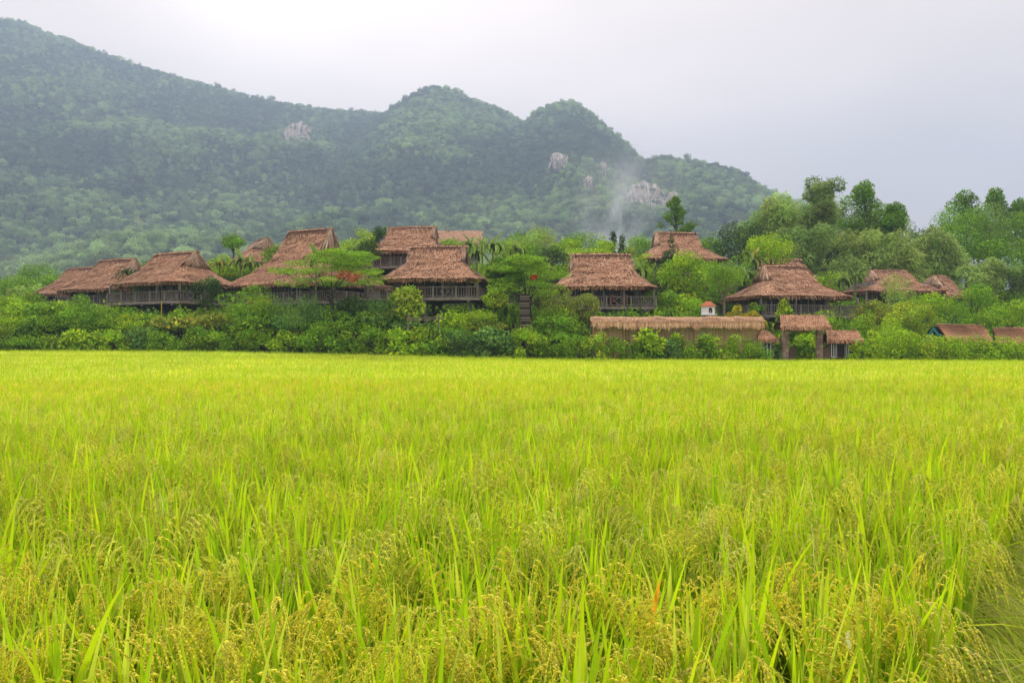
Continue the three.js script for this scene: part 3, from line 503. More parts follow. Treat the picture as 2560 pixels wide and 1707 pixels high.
// ------------------------------------------------------------------ small gabled thatch roof for gate and huts (ridge along x)
function gabled(parent, r, L, W, y0, y1, pal, n, hip = 0) {
  const roof = new THREE.Group(); roof.name = 'roof'; parent.add(roof);
  const slope = (s, drop) => { const rows = []; for (let j = 0; j <= 5; j++) { const row = [], f = j / 5, half = L / 2 - hip * f; for (let i = 0; i <= 20; i++) { const x = mix(-half, half, i / 20); row.push([x, mix(y0, y1, f) - drop + 0.05 * noise(x * 2, f * 3, s), s * W / 2 * (1 - f)]); } rows.push(row); } return lumps(rows); };
  part('roof_body', mergeGeometries([slope(1, 0), slope(-1, 0), slope(1, 0.14), slope(-1, 0.14)]), M.thatchBase, roof);
  const list = [], rise = y1 - y0, up = s => unit([0, W / 2, s * rise]);
  for (let k = 0; k < n * 2.4; k++) { const f = Math.pow(r(), 1.3), s = r() < 0.72 ? 1 : -1, x = (r() * 2 - 1) * (L / 2 - hip * f + 0.05), u = up(s), low = f < 0.12; strand(r, [x + u[0] * 0.04, mix(y0, y1, f) + u[1] * 0.06, s * W / 2 * (1 - f) + u[2] * 0.06], unit([(r() - 0.5) * 0.9, -rise - (low ? 1.2 : 0), s * W / 2]), u, 0.2 + 0.22 * r(), 0.03 + 0.04 * r(), pal, list, 1 + 0.25 * noise(x * 1.5, f * 3, 7)); }
  copies('thatch', STRAW, M.straw, list, roof); return roof;
}
const RUST = [[0.42, 0.20, 0.10], [0.50, 0.28, 0.16], [0.32, 0.14, 0.07], [0.56, 0.36, 0.22], [0.20, 0.085, 0.045]];
function pillar(parent, r, x, z, w, h, y0) {          // stone-built gate pillar: courses of blocks, each its own piece
  const g = new THREE.Group(); g.name = 'pillar'; parent.add(g); const tones = [std(0.36, 0.25, 0.17, 0.95), std(0.30, 0.20, 0.14, 0.95), std(0.42, 0.31, 0.22, 0.95), std(0.26, 0.18, 0.13, 0.95)]; let y = y0;
  while (y < h) { const t = 0.17 + 0.08 * r(), cut = 0.3 + 0.4 * r(); for (const [a, b] of [[0, cut], [cut, 1]]) box('stone', g, tones[Math.floor(r() * 4)], [x - w / 2 + w * (a + b) / 2, y + t / 2, z + 0.02 * (r() - 0.5)], [w * (b - a) - 0.012, t - 0.012, w + 0.03 * r()]); y += t; }
  box('core', g, std(0.2, 0.14, 0.1, 1), [x, (y0 + h) / 2, z], [w - 0.06, h - y0, w - 0.06]); return g;
}
{
  const d = 65.2, x0 = at(1962, d), x1 = at(2048, d), xc = (x0 + x1) / 2, y = 0.34, r = mulberry(321);
  const gate = thing('village_gate', 'thatched village gate on two stone pillars', 'gate', [xc, y, -d], -0.05);
  const hp = height(815, d) - y; pillar(gate, r, x0 - xc, 0.25, 0.42, hp + 0.1, -0.5); pillar(gate, r, x1 - xc, 0.05, 0.42, hp + 0.1, -0.5);
  box('lintel', gate, M.bark, [0, hp - 0.02, 0.15], [x1 - x0 + 0.7, 0.16, 0.16]); box('lintel', gate, M.bark, [0, hp - 0.02, -0.35], [x1 - x0 + 0.7, 0.16, 0.16]); box('rafter', gate, M.bark, [x0 - xc - 0.35, hp + 0.35, 0], [0.08, 0.1, 1.2]); 
  gabled(gate, r, x1 - x0 + 1.0, 2.3, height(818, d) - y, height(789, d + 1) - y, RUST, 1500, 0.25);
  const straw = []; for (let k = 0; k < 160; k++) { const f = r() * 2 - 1; strand(r, [0.05 + f * 0.55, hp - 0.05 - 0.15 * r(), -0.55], unit([(r() - 0.5) * 0.2, -1, 0.05]), [0, 0, 1], 0.28 + 0.08 * r(), 0.08, [[0.38, 0.30, 0.12], [0.30, 0.23, 0.09]], straw); } copies('hanging_straw', STRAW, M.straw, straw, gate);
  // low stone plinth and threshold
  const pl = thing('stone_plinth', 'low rubble stone plinth and sill under the village gate', 'plinth', [xc, 0, -d + 0.2]); const st = [std(0.40, 0.32, 0.23, 0.95), std(0.32, 0.25, 0.18, 0.95), std(0.47, 0.38, 0.28, 0.95)], G = new THREE.DodecahedronGeometry(0.5, 0);
  box('core', pl, std(0.2, 0.16, 0.11, 1), [0.1, 0.1, -0.1], [x1 - x0 + 0.9, 0.5, 1.2]); box('sill', pl, M.concrete, [0, 0.4, 0.1], [x1 - x0 - 0.3, 0.09, 0.9]);
  for (let k = 0; k < 34; k++) { const s = part('stone', G, st[k % 3], pl); s.position.set(-1.75 + 3.6 * (k % 17) / 16 + 0.05 * (r() - 0.5), 0.1 + 0.17 * Math.floor(k / 17), 0.52 + 0.05 * r()); s.scale.set(0.22 + 0.08 * r(), 0.17, 0.2); s.rotation.set(r(), r() * 6, r()); }
  for (const [rx, ry, label, turn] of [[1935, 0.12, 'sloping earth ramp left of the gate', 0.5], [2085, 0.12, 'sloping concrete ramp before the brown guard hut', -0.4]]) { const p = thing('ramp', label, 'ramp', [at(rx, d - 1.2), 0.02, -d + 1.0], turn); const m = box('slab', p, M.concrete, [0, 0.2, 0], [1.5, 0.12, 1.7]); m.rotation.x = 0.22; box('footing', p, M.brick, [0, 0.06, -0.5], [1.5, 0.26, 0.7]); }
  // barred gate leaves
  const leaf = (px, w, h, turn, label, col, bars) => { const o = thing('gate_leaf', label, 'gate', [at(px, d), 0.3, -d + 0.05], turn); for (let k = 0; k < bars; k++) box('bar', o, col, [-w / 2 + w * (k + 0.5) / bars, h / 2 + 0.03, 0], [0.035, h, 0.035]); for (const f of [0.06, 0.5, 0.94]) box('crossbar', o, col, [0, h * f + 0.03, 0.03], [w, 0.06, 0.04]); return o; };
  leaf(1938, 0.55, 1.35, 0.15, 'dark barred gate leaf beside the left gate pillar', M.door, 8);
  const lw = thing('gate_wing', 'brown plank wing panel standing just inside the left pillar', 'gate', [at(1981, d + 0.7), 0.3, -d - 0.7], 0.7); for (let k = 0; k < 6; k++) box('plank', lw, M.brick, [-0.35 + 0.14 * k, 0.75 + 0.04 * k, 0], [0.13, 1.5 + 0.08 * k, 0.05]); box('brace', lw, M.door, [0, 0.5, 0.05], [0.8, 0.08, 0.04]);
  const rw = thing('gate_wing', 'brown plank wing panel between the right pillar and the guard hut', 'gate', [at(2064, d), 0.3, -d + 0.1], -0.1); for (let k = 0; k < 6; k++) box('plank', rw, M.brick, [-0.28 + 0.12 * k, 0.65 + 0.07 * k, 0], [0.11, 1.3 + 0.14 * k, 0.05]); box('brace', rw, M.door, [0.02, 0.55, 0.05], [0.68, 0.07, 0.04]); beam('coping', rw, M.bark, [-0.36, 1.33, 0.03], [0.38, 2.16, 0.03], 0.09);
  // brown guard hut
  const hx = at(2109, d), hut = thing('guard_hut', 'brown guard hut with white window frames and dark door', 'hut', [hx, 0.3, -d - 0.4], -0.12), hw = 1.85, eh = height(848, d) - 0.3;
  box('wall', hut, M.brick, [0.05, eh / 2, 0], [hw, eh, 1.5]); box('wall_foot', hut, M.brick, [0.05, -0.1, 0], [hw + 0.06, 0.3, 1.56]); gabled(hut, r, hw + 0.65, 2.3, eh - 0.08, height(826, d) - 0.3, RUST, 900, 0.2);
  { const gt = new THREE.Shape(); gt.moveTo(-0.35, 0); gt.lineTo(0.05, 0); gt.lineTo(0.05, 0.5); gt.lineTo(-0.3, 0.1); const g = part('gable_panel', new THREE.ExtrudeGeometry(gt, { depth: 0.04, bevelEnabled: false }), M.wall, hut); g.position.set(-hw / 2 + 0.3, eh - 0.05, 0.78); }
  box('door', hut, M.door, [-0.22, eh * 0.46, 0.78], [0.46, eh * 0.92, 0.06]); box('door_frame', hut, M.frame, [-0.47, eh * 0.47, 0.79], [0.05, eh * 0.94, 0.1]); box('door_frame', hut, M.frame, [0.03, eh * 0.47, 0.79], [0.05, eh * 0.94, 0.1]);
  const win = (g0, x, w, y0, y1, z) => { const g = new THREE.Group(); g.name = 'window'; g0.add(g); box('pane', g, M.pane, [x, (y0 + y1) / 2, z], [w, y1 - y0, 0.03]); for (const s of [-1, 0, 1]) box('frame', g, M.white, [x + s * w / 2, (y0 + y1) / 2, z + 0.02], [0.05, y1 - y0, 0.05]); for (const yy of [y0, y1]) box('frame', g, M.white, [x, yy, z + 0.02], [w + 0.05, 0.05, 0.05]); };
  win(hut, -0.72, 0.32, eh * 0.42, eh * 0.9, 0.77); win(hut, 0.2, 0.26, eh * 0.42, eh * 0.9, 0.77);
  const bx = at(1914, d), kiosk = thing('gate_kiosk', 'small kiosk with conical brown thatch and white window left of the gate', 'hut', [bx, 0.28, -d - 0.5], 0.1), kh = height(846, d) - 0.28; box('wall', kiosk, M.wall, [0, kh / 2 - 0.05, 0], [1.0, kh, 1.1]); win(kiosk, 0.05, 0.52, kh * 0.38, kh * 0.86, 0.57); gabled(kiosk, r, 1.5, 1.8, kh - 0.05, height(826, d) - 0.28, RUST, 600, 0.55);
}
// ------------------------------------------------------------------ long low thatched sheds at the right
{
  const r = mulberry(808);
  const shed = (px, d, L, W, py0, py1, turn, label, teal) => {
    const x = at(px, d), y = land(x, -d), e = height(py0, d) - y, t = height(py1, d) - y, o = thing('thatched_shed', label, 'shed', [x, y, -d], turn);
    box('wall', o, M.wall, [0, e / 2, 0], [L - 0.6, e, W * 0.7]);
    const roof = new THREE.Group(); roof.name = 'roof'; o.add(roof); const rows = []; for (let j = 0; j <= 12; j++) { const row = [], a = (j / 12 - 0.5) * Math.PI; for (let i = 0; i <= 20; i++) row.push([mix(-L / 2, L / 2, i / 20), e + (t - e) * (1 - Math.abs(Math.sin(a)) ** 1.35) + 0.13 * noise(i * 0.7, j * 0.6, 5), W / 2 * Math.sin(a)]); rows.push(row); } part('roof_body', lumps(rows), M.thatchBase, roof);
    const list = []; for (let k = 0; k < 5200; k++) { const a = r() * 1.5 - 0.1, x1 = (r() * 2 - 1) * L / 2; strand(r, [x1, e + (t - e) * (1 - Math.abs(Math.sin(a)) ** 1.35) + 0.05, (W / 2 + 0.05) * Math.sin(a)], unit([(r() - 0.5) * 1.0, -Math.sin(a) - 0.1, Math.cos(a)]), [0, Math.cos(a), Math.sin(a)], 0.22 + 0.26 * r(), 0.035 + 0.045 * r(), [[0.54, 0.27, 0.13], [0.62, 0.34, 0.17], [0.42, 0.19, 0.095], [0.58, 0.36, 0.22]], list, 0.95 + 0.45 * noise(x1, a * 2, 2)); } copies('thatch', STRAW, M.straw, list, roof);
    if (teal) { const s = new THREE.Shape(); s.moveTo(-W * 0.34, 0); s.lineTo(W * 0.34, 0); s.lineTo(0, (t - e) * 0.85); const m = std(0.03, 0.22, 0.24, 0.6), inner = new THREE.Path(); inner.moveTo(-W * 0.22, 0.08); inner.lineTo(W * 0.22, 0.08); inner.lineTo(0, (t - e) * 0.62); s.holes.push(inner); const g = part('gable_frame', new THREE.ExtrudeGeometry(s, { depth: 0.08, bevelEnabled: false }), m, o); g.rotation.y = -Math.PI / 2; g.position.set(-L / 2 + 0.02, e, 0); box('gable_back', o, M.pane, [-L / 2 + 0.2, e + 0.3, 0], [0.03, 0.5, W * 0.4]); box('sill', o, M.concrete, [-L / 2 + 0.05, e - 0.05, 0], [0.2, 0.1, W * 0.8]); }
    return o;
  };
  shed(2392, 66, 4.3, 2.4, 848, 812, 0.35, 'long thatched shed with a teal gable behind the clipped hedge', true);
  shed(2522, 67.5, 2.0, 2.0, 850, 820, -0.3, 'short thatched shed at the right end of the clipped hedge', false);
}
// ------------------------------------------------------------------ stone stairs up the bank
{
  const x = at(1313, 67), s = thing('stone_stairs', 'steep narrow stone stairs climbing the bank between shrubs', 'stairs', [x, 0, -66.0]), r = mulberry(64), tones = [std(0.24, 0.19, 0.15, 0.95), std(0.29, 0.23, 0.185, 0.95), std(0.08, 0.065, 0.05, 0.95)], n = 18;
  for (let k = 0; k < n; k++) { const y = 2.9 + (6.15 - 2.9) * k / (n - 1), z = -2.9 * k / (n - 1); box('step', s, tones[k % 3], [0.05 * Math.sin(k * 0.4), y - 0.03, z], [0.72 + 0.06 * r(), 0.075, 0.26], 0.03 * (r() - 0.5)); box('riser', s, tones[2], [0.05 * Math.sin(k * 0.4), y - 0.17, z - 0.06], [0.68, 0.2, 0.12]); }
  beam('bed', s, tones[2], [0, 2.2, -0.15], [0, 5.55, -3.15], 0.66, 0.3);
  const f = thing('pole_rail', 'weathered pole rail on the bank below the central house', 'rail', [at(1065, 66.4), 0, -66.4]); for (const px of [-1.35, 0.95]) box('post', f, M.paleBark, [px, (height(795, 66.4) + 0.6) / 2 + 0.35, 0], [0.11, height(795, 66.4) - 0.6, 0.11]); for (const yy of [0, -0.16]) beam('pole', f, M.paleBark, [-1.5, height(795, 66.4) + yy - 0.03, 0.08], [1.35, height(793, 66.4) + yy, 0.08], 0.07, 0.07, ROD);
  const k = thing('bamboo_stake', 'single yellow bamboo stake under the cornered balcony', 'stake', [at(402, 73), land(at(402, 73), -73), -73]); beam('stake', k, std(0.55, 0.38, 0.05, 0.6), [0, -0.2, 0], [0.02, height(752, 73) - k.position.y, 0], 0.07, 0.07, ROD);
}

// ------------------------------------------------------------------ plants
const GREEN = { bright: [0.30, 0.51, 0.018], mid: [0.185, 0.36, 0.018], dark: [0.065, 0.135, 0.025], lime: [0.33, 0.50, 0.03], olive: [0.27, 0.34, 0.04], blue: [0.14, 0.29, 0.055], bamboo: [0.36, 0.52, 0.10], bamboo2: [0.24, 0.39, 0.075], croton: [0.42, 0.44, 0.02] };
const WORD = { bright: 'bright green', mid: 'mid green', dark: 'dark green', lime: 'lime green', olive: 'olive green', blue: 'cool green', bamboo: 'pale green', bamboo2: 'deep green', croton: 'yellow-leaved' };
let seeds = 5000;
const limb = (r, a, b, bow) => [a, [mix(a[0], b[0], 0.5) + bow * (r() - 0.5), mix(a[1], b[1], 0.55), mix(a[2], b[2], 0.5) + bow * (r() - 0.5)], b];
function stems(r, clumps, h, thick, splitAt) {
  const g = [tube([[0, -0.3, 0], [0.05 * h * (r() - 0.5), splitAt * 0.5, 0.05 * h * (r() - 0.5)], [0, splitAt, 0]], thick, thick * 0.7)];
  clumps.slice(0, 7).forEach(k => g.push(tube(limb(r, [0, splitAt * (0.75 + 0.2 * r()), 0], k.c, 0.12 * h), thick * 0.55, thick * 0.12, 5)));
  return mergeGeometries(g);
}
// form: shrub, tree, cone, flat, sparse, bamboo, big
function plant(form, px, py, d, wpx, tint, label, more = {}) {
  const r = mulberry(seeds++), x = at(px, d), y = land(x, -d), top = height(py, d), h = Math.max(0.8, (top - y) * 1.05), w = wpx / LENS * d * 1.04, color = GREEN[tint], group = more.group;
  const name = more.name || { shrub: 'shrub', tree: 'tree', cone: 'conical_tree', flat: 'umbrella_tree', sparse: 'tall_tree', bamboo: 'bamboo_clump', big: 'broadleaf_shrub' }[form];
  const o = thing(name, label, form === 'shrub' || form === 'big' ? 'shrub' : form === 'bamboo' ? 'bamboo' : 'tree', [x, y, -d], 0, group);
  let clumps, geo, far = clamp(d / 85, 0.85, 1.6);
  if (form === 'shrub' || form === 'big') {
    clumps = domeClumps(r, w, h, -0.1, 12 + Math.round(w * 4), 0.24, 0.42);
    const len = (form === 'big' ? 0.30 : 0.165) * (more.leaf || 1), n = Math.min(7500, Math.round(w * Math.max(h, 1) * (form === 'big' ? 120 : 290) + 300));
    geo = foliage(r, clumps, n, len, len * (more.slim || 0.55), color, { droop: more.droop || 0.12, lie: 0.4, vary: 0.36, tips: more.tips || { share: 0.2, color: [Math.min(0.58, color[0] * 1.9), Math.min(0.7, color[1] * 1.6), color[2] * 1.3] } });
    part('foliage', geo, M2.leaf, o); part('stem', stems(r, clumps, h, 0.035 * Math.sqrt(w), h * 0.3), M2.bark, o);
  } else if (form === 'tree') {
    const cut = more.crown ? height(more.crown, d) - y : h * 0.3; clumps = domeClumps(r, w, h - cut, cut, 16 + Math.round(w * 2.5), 0.3, 0.4);
    const len = 0.19 * far * (more.leaf || 1), n = Math.min(9000, Math.round(w * (h - cut) * 230 / (far * far)) + 400);
    part('crown', foliage(r, clumps, n, len, len * (more.slim || 0.5), color, { droop: more.droop || 0.15, vary: 0.34, tips: { share: 0.18, color: [Math.min(0.58, color[0] * 1.8), Math.min(0.7, color[1] * 1.55), color[2] * 1.2] } }), M2.leaf, o); part('trunk', stems(r, clumps, h, 0.05 * Math.sqrt(h), cut * 1.05), more.bark || M2.bark, o);
  } else if (form === 'cone') {
    clumps = []; for (let k = 0; k < 22; k++) { const f = r(), a = r() * 6.28, q = (1 - f) ** 0.75 * w / 2 * 0.8; clumps.push({ c: [q * Math.cos(a), h * (0.12 + 0.84 * f), q * Math.sin(a)], r: [w * 0.2 * (1.1 - f * 0.7), h * 0.1, w * 0.2 * (1.1 - f * 0.7)] }); }
    part('crown', foliage(r, clumps, Math.min(3600, Math.round(w * h * 260)), 0.18 * far, 0.10 * far, color, { vary: 0.2 }), M2.leaf, o); part('trunk', stems(r, clumps, h, 0.09, h * 0.6), M2.darkBark, o);
  } else if (form === 'flat') {                            // umbrella crown in level, feathery tiers
    const cut = height(more.crown, d) - y; clumps = [];
    for (let k = 0; k < 58; k++) { const f = Math.pow(r(), 0.7), a = r() * 6.28, q = (0.15 + 0.85 * Math.sqrt(r())) * w / 2 * (1.1 - 0.6 * f * f) * (0.75 + 0.4 * r()); clumps.push({ c: [q * Math.cos(a), mix(cut, h * 0.97, f) - 0.03 * q, q * Math.sin(a) * 0.8], r: [w * 0.11 * (0.6 + 0.7 * r()), 0.10 + 0.08 * r(), w * 0.11 * (0.6 + 0.7 * r())] }); }
    part('crown', foliage(r, clumps, 15000, 0.17, 0.055, color, { lie: 1.1, vary: 0.24, out: 0.9, tips: { share: 0.35, color: [color[0] * 0.6, color[1] * 0.7, color[2]] } }), M2.leaf, o);
    const g = [tube([[0, -0.3, 0], [0.1, cut * 0.5, 0], [0, cut * 0.9, 0]], 0.17, 0.10)]; clumps.slice(0, 16).forEach(k => g.push(tube(limb(r, [0, cut * (0.55 + 0.35 * r()), 0], k.c, 0.5), 0.04, 0.01, 5))); part('trunk', mergeGeometries(g), M2.darkBark, o);
    if (more.flowers) { const list = more.flowers.map(([fx, fy, s]) => ({ c: [at(fx, d) - x, height(fy, d) - y, w * 0.25], r: [s, s * 0.55, s * 0.7] })); part('flowers', foliage(r, list, 90 * list.length, 0.13, 0.11, more.petal || [0.55, 0.09, 0.03], { vary: 0.25 }), M2.leaf, o); }
  } else if (form === 'sparse') {                          // tall tree with open, separate tufts of leaves
    const cut = more.crown ? height(more.crown, d) - y : h * 0.35; clumps = []; const n = Math.round((more.tufts || 13) * 2.2);
    for (let k = 0; k < n; k++) { const f = (k + 0.5) / n, a = r() * 6.28, q = Math.sin(Math.PI * clamp(f * 0.82 + 0.2)) * w / 2 * (0.25 + 0.75 * r()); const s = w * (0.09 + 0.11 * r()) * (more.open || 1); clumps.push({ c: [q * Math.cos(a), mix(cut, h - s * 0.6, f), q * Math.sin(a) * 0.7], r: [s, s * 0.6, s] }); }
    part('crown', foliage(r, clumps, Math.min(9000, Math.round(n * (more.open ? 95 : 210))), 0.22 * far, 0.115 * far, color, { vary: 0.26, droop: 0.1 }), M2.leaf, o);
    const g = [tube([[0, -0.3, 0], [0.02 * h, h * 0.4, 0], [0, h * 0.9, 0]], 0.06 * Math.sqrt(h), 0.03)]; clumps.forEach(k => g.push(tube(limb(r, [0, mix(cut * 0.8, k.c[1], 0.6), 0], k.c, 0.4), 0.05, 0.015, 5))); part('trunk', mergeGeometries(g), M2.bark, o);
  } else if (form === 'bamboo') {                          // arching culms with billowing, drooping plumes
    clumps = []; const culms = more.culms || 15, g = [];
    for (let k = 0; k < culms; k++) {
      const a = r() * 6.28, lean = Math.sqrt(r()) * w * 0.42, H = h * (1 - 0.5 * (lean / (w * 0.42)) ** 2 * r()) * (k ? 0.72 + 0.28 * r() : 1), tipx = Math.cos(a) * lean, tipz = Math.sin(a) * lean * 0.8, pt = f => [tipx * f * f, H * (f * 1.1 - 0.13 * f ** 6), tipz * f * f];
      g.push(tube([pt(0), pt(0.3), pt(0.6), pt(0.85), pt(0.97)], 0.07, 0.02, 5));
      const m = 6; for (let j = 0; j < m; j++) { const f = 0.28 + 0.70 * (j + r() * 0.8) / m, p = pt(Math.min(f, 0.97)), s = (0.085 + 0.07 * r()) * Math.min(w, h) * (1.15 - 0.35 * f); clumps.push({ c: [p[0] + (r() - 0.5) * s, p[1] - s * 0.25, p[2] + (r() - 0.5) * s], r: [s * 1.05, s * 0.95, s] }); }
    }
    part('crown', foliage(r, clumps, Math.round((more.n || 9000) * 1.9), 0.40 * far, 0.075 * far, color, { droop: 0.5, lie: 0.55, vary: 0.32, out: 0.9 }), M2.leaf, o); part('culms', mergeGeometries(g), M2.stalk, o);
  }
  return o;
}
// banana: pseudostem and big arching blades, each blade a piece of its own
const BLADES = [0, 1, 2, 3].map(v => {
  const r = mulberry(40 + v), s = new Soup(), n = 9, bend = 0.5 + 0.35 * v, len = 1;
  for (const side of [-1, 1]) {
    const pts = [], wd = []; let first = s.count;
    for (let k = 0; k <= n; k++) { const f = k / n, a = bend * f * 1.5, y = Math.cos(a * 0.75) * f * len * (1 - 0.25 * bend * f), z = Math.sin(a) * f * len * 0.75; const w = 0.155 * Math.sin(Math.PI * clamp(0.06 + f * 0.94)) ** 0.6 * (k % 3 === 2 ? 0.72 + 0.2 * r() : 1); pts.push([0, y, z]); wd.push(w); }
    for (let k = 0; k <= n; k++) { const c = [1, 1, 1]; s.vert(0, pts[k][1], pts[k][2], side * -0.3, 0.5, 0.8, c); s.vert(side * wd[k], pts[k][1] + 0.02 - 0.25 * wd[k], pts[k][2] - 0.12 * wd[k], side * 0.3, 0.6, 0.7, c); if (k) { const q = first + 2 * k; s.i.push(q - 2, q - 1, q, q, q - 1, q + 1); } }
  }
  return s.geometry();
});
const bananaTones = [[0.27, 0.45, 0.08], [0.33, 0.52, 0.10], [0.38, 0.54, 0.11], [0.46, 0.48, 0.07]].map(c => new THREE.MeshPhysicalMaterial({ color: rgb(...c), roughness: 1, transmission: 0.4, thickness: 0, specularIntensity: 0.5, side: THREE.DoubleSide }));
function banana(px, py, d, label, { blades = 12, size = 1, stemH } = {}) {
  const r = mulberry(seeds++), x = at(px, d), y = land(x, -d), h = Math.max(1.4, height(py, d) - y), len = Math.min(1.9, h * 0.5) * size, sh = Math.max(0.3, h - len * 0.8), o = thing('banana_plant', label, 'banana plant', [x, y, -d], r() * 6, 'banana plants among the houses');
  part('pseudostem', tube([[0, -0.3, 0], [0.03, sh * 0.5, 0], [0, sh, 0]], 0.13, 0.08), M2.stalk, o);
  for (let k = 0; k < blades; k++) { const m = part('leaf', BLADES[k < 2 ? 0 : 1 + Math.floor(r() * 3)], bananaTones[Math.floor(r() * 3.3)], o); m.position.set(0, sh - 0.1 * r(), 0); m.rotation.set(k < 2 ? 0.1 : 0.25 + 0.55 * r(), 0, 0); const q = new THREE.Quaternion().setFromAxisAngle(new THREE.Vector3(0, 1, 0), k * 2.4 + r() * 0.6); m.quaternion.premultiply(q); const z = len * (0.75 + 0.4 * r()); m.scale.set(z * (0.8 + 0.25 * r()), z, z); }
  return o;
}
function rosette(name, px, py, d, wpx, tint, label, { stem = 0.3, n = 70, wide = 0.07 } = {}) {       // spiky or palm-like crown of narrow blades
  const r = mulberry(seeds++), x = at(px, d), y = land(x, -d), h = Math.max(0.7, height(py, d) - y), w = wpx / LENS * d, o = thing(name, label, name === 'palm' ? 'palm' : 'shrub', [x, y, -d], 0), s = new Soup(), c0 = [0, h * stem + 0.05, 0], c = GREEN[tint];
  for (let k = 0; k < n; k++) { const a = r() * 6.28, e = 0.15 + 1.2 * r(), L = (h - c0[1]) * 0.6 + w * 0.32, pts = [], wd = []; for (let j = 0; j <= 5; j++) { const f = j / 5, el = e - 1.5 * f * f * (0.5 + 0.5 * r()); const q = f * L * 0.95; pts.push([Math.cos(a) * q * Math.cos(el) , c0[1] + q * Math.sin(el) * 1.05 + 0.02, Math.sin(a) * q * Math.cos(el)]); wd.push(wide * (1 - f * 0.85) * (0.6 + f)); } const t = 0.75 + 0.5 * r(); s.strip(pts, wd, [-Math.sin(a), 0, Math.cos(a)], [c[0] * t, c[1] * t, c[2] * t]); }
  part('foliage', s.geometry(), M2.leaf, o); part('stem', tube([[0, -0.3, 0], [0.03, c0[1] * 0.5, 0], c0], 0.09, 0.06), M2.bark, o); return o;
}

// trees and bushes that can be told apart
plant('flat', 828, 630, 69.5, 255, 'bright', 'spreading bright green umbrella tree with orange flowers before the large brown house', { crown: 712, flowers: [[875, 690, 0.42], [893, 700, 0.45], [905, 690, 0.3], [862, 697, 0.3]], petal: [0.62, 0.16, 0.05] });
plant('flat', 1322, 642, 70.5, 205, 'bright', 'feathery umbrella tree with one red flower cluster beside the stone stairs', { crown: 742, flowers: [[1333, 698, 0.22]], petal: [0.6, 0.03, 0.02] });
plant('flat', 1262, 650, 72.5, 105, 'mid', 'thin-trunked feathery tree right of the central house', { crown: 722 });
plant('tree', 519, 690, 74.5, 72, 'dark', 'round dark green bush at the end of the cornered balcony', { crown: 772, slim: 0.6 });
plant('shrub', 212, 738, 71, 118, 'mid', 'dense mid green shrub below the second thatched house');
plant('shrub', 620, 712, 70.5, 155, 'mid', 'large rounded shrub before the left part of the large brown house', { slim: 0.35, droop: 0.3 });
plant('shrub', 748, 732, 69.3, 150, 'blue', 'tall cool green shrub below the spreading umbrella tree', { slim: 0.35, droop: 0.35 });
plant('shrub', 652, 722, 72, 62, 'croton', 'yellow-orange croton bush at the large brown house rail', { tips: { share: 0.22, color: [0.5, 0.24, 0.02] } });
plant('shrub', 884, 735, 70, 95, 'dark', 'dark shrub beneath the orange flowers of the umbrella tree');
plant('shrub', 958, 742, 69, 135, 'blue', 'willowy cool green shrub below the central house left corner', { slim: 0.3, droop: 0.5 });
plant('tree', 922, 603, 79, 62, 'dark', 'dark green tree between the large brown house and the upper house', { crown: 665 });
plant('tree', 905, 574, 97, 66, 'lime', 'lime green tree behind the dark tree near the upper house');
plant('tree', 953, 566, 103, 50, 'dark', 'small dark tree at the upper house left roof edge');
plant('tree', 582, 590, 94, 62, 'mid', 'small tree left of the pale straw gable', { crown: 622 });
plant('big', 1012, 712, 69, 96, 'lime', 'large-leaved light green plant before the central balcony');
plant('big', 1128, 778, 68.4, 80, 'bright', 'broad-leaved plant below the dark undercroft of the central house', { leaf: 1.2 });
plant('tree', 1240, 726, 69, 62, 'lime', 'slim pale green tree at the right corner of the central house', { crown: 768, leaf: 1.3 });
plant('shrub', 1192, 772, 67.4, 155, 'bright', 'feathery drooping shrub below the central house right corner', { slim: 0.25, droop: 0.5 });
plant('tree', 1378, 622, 84, 78, 'dark', 'round dark green bush between the feathery tree and the fence house roof', { crown: 660 });
plant('tree', 1352, 570, 106, 84, 'bamboo', 'pale leafy tree on the crest left of the smoke');
plant('tree', 1300, 582, 110, 70, 'mid', 'mid green tree on the crest behind the palms');
plant('tree', 1462, 583, 112, 128, 'mid', 'wide mid green tree on the crest above the fence house');
plant('tree', 1418, 596, 104, 80, 'bright', 'bright green bush on the crest above the fence house', { crown: 640 });
plant('cone', 1531, 576, 102, 38, 'dark', 'taller of two dark columnar trees above the fence house');
plant('cone', 1556, 593, 101, 34, 'dark', 'shorter of two dark columnar trees above the fence house');
plant('tree', 1512, 604, 97, 62, 'bright', 'bright rounded bush in front of the dark columnar trees', { crown: 640 });
plant('tree', 1600, 590, 118, 90, 'mid', 'mid green tree behind the upper right house');
plant('tree', 1398, 727, 70.2, 112, 'olive', 'olive mango tree at the left end of the fence house', { crown: 815, slim: 0.3, droop: 0.6 });
plant('tree', 1464, 734, 70.2, 92, 'olive', 'smaller olive mango tree before the fence house balcony', { crown: 805, slim: 0.3, droop: 0.6 });
plant('cone', 1681, 596, 88, 64, 'dark', 'dark cone-shaped tree before the upper right roof');
plant('tree', 1712, 638, 81, 112, 'bright', 'leafy tiered tree below the upper right house', { crown: 742, leaf: 1.2 });
plant('tree', 1812, 640, 73, 112, 'mid', 'round-headed tree on a slim bare trunk above the spirit house', { crown: 735, slim: 0.3, droop: 0.5, bark: M2.paleBark });
plant('sparse', 1690, 498, 113, 96, 'mid', 'tall lone tree with open crown behind the upper right roof', { crown: 588, tufts: 13, open: 0.62 });
plant('tree', 1772, 596, 110, 96, 'mid', 'mid green tree right of the upper right roof');
plant('shrub', 1664, 722, 74, 92, 'mid', 'mid green shrub right of the fence house balcony');
plant('shrub', 1722, 730, 73, 96, 'bright', 'bright shrub behind the fence, left of the spirit house');
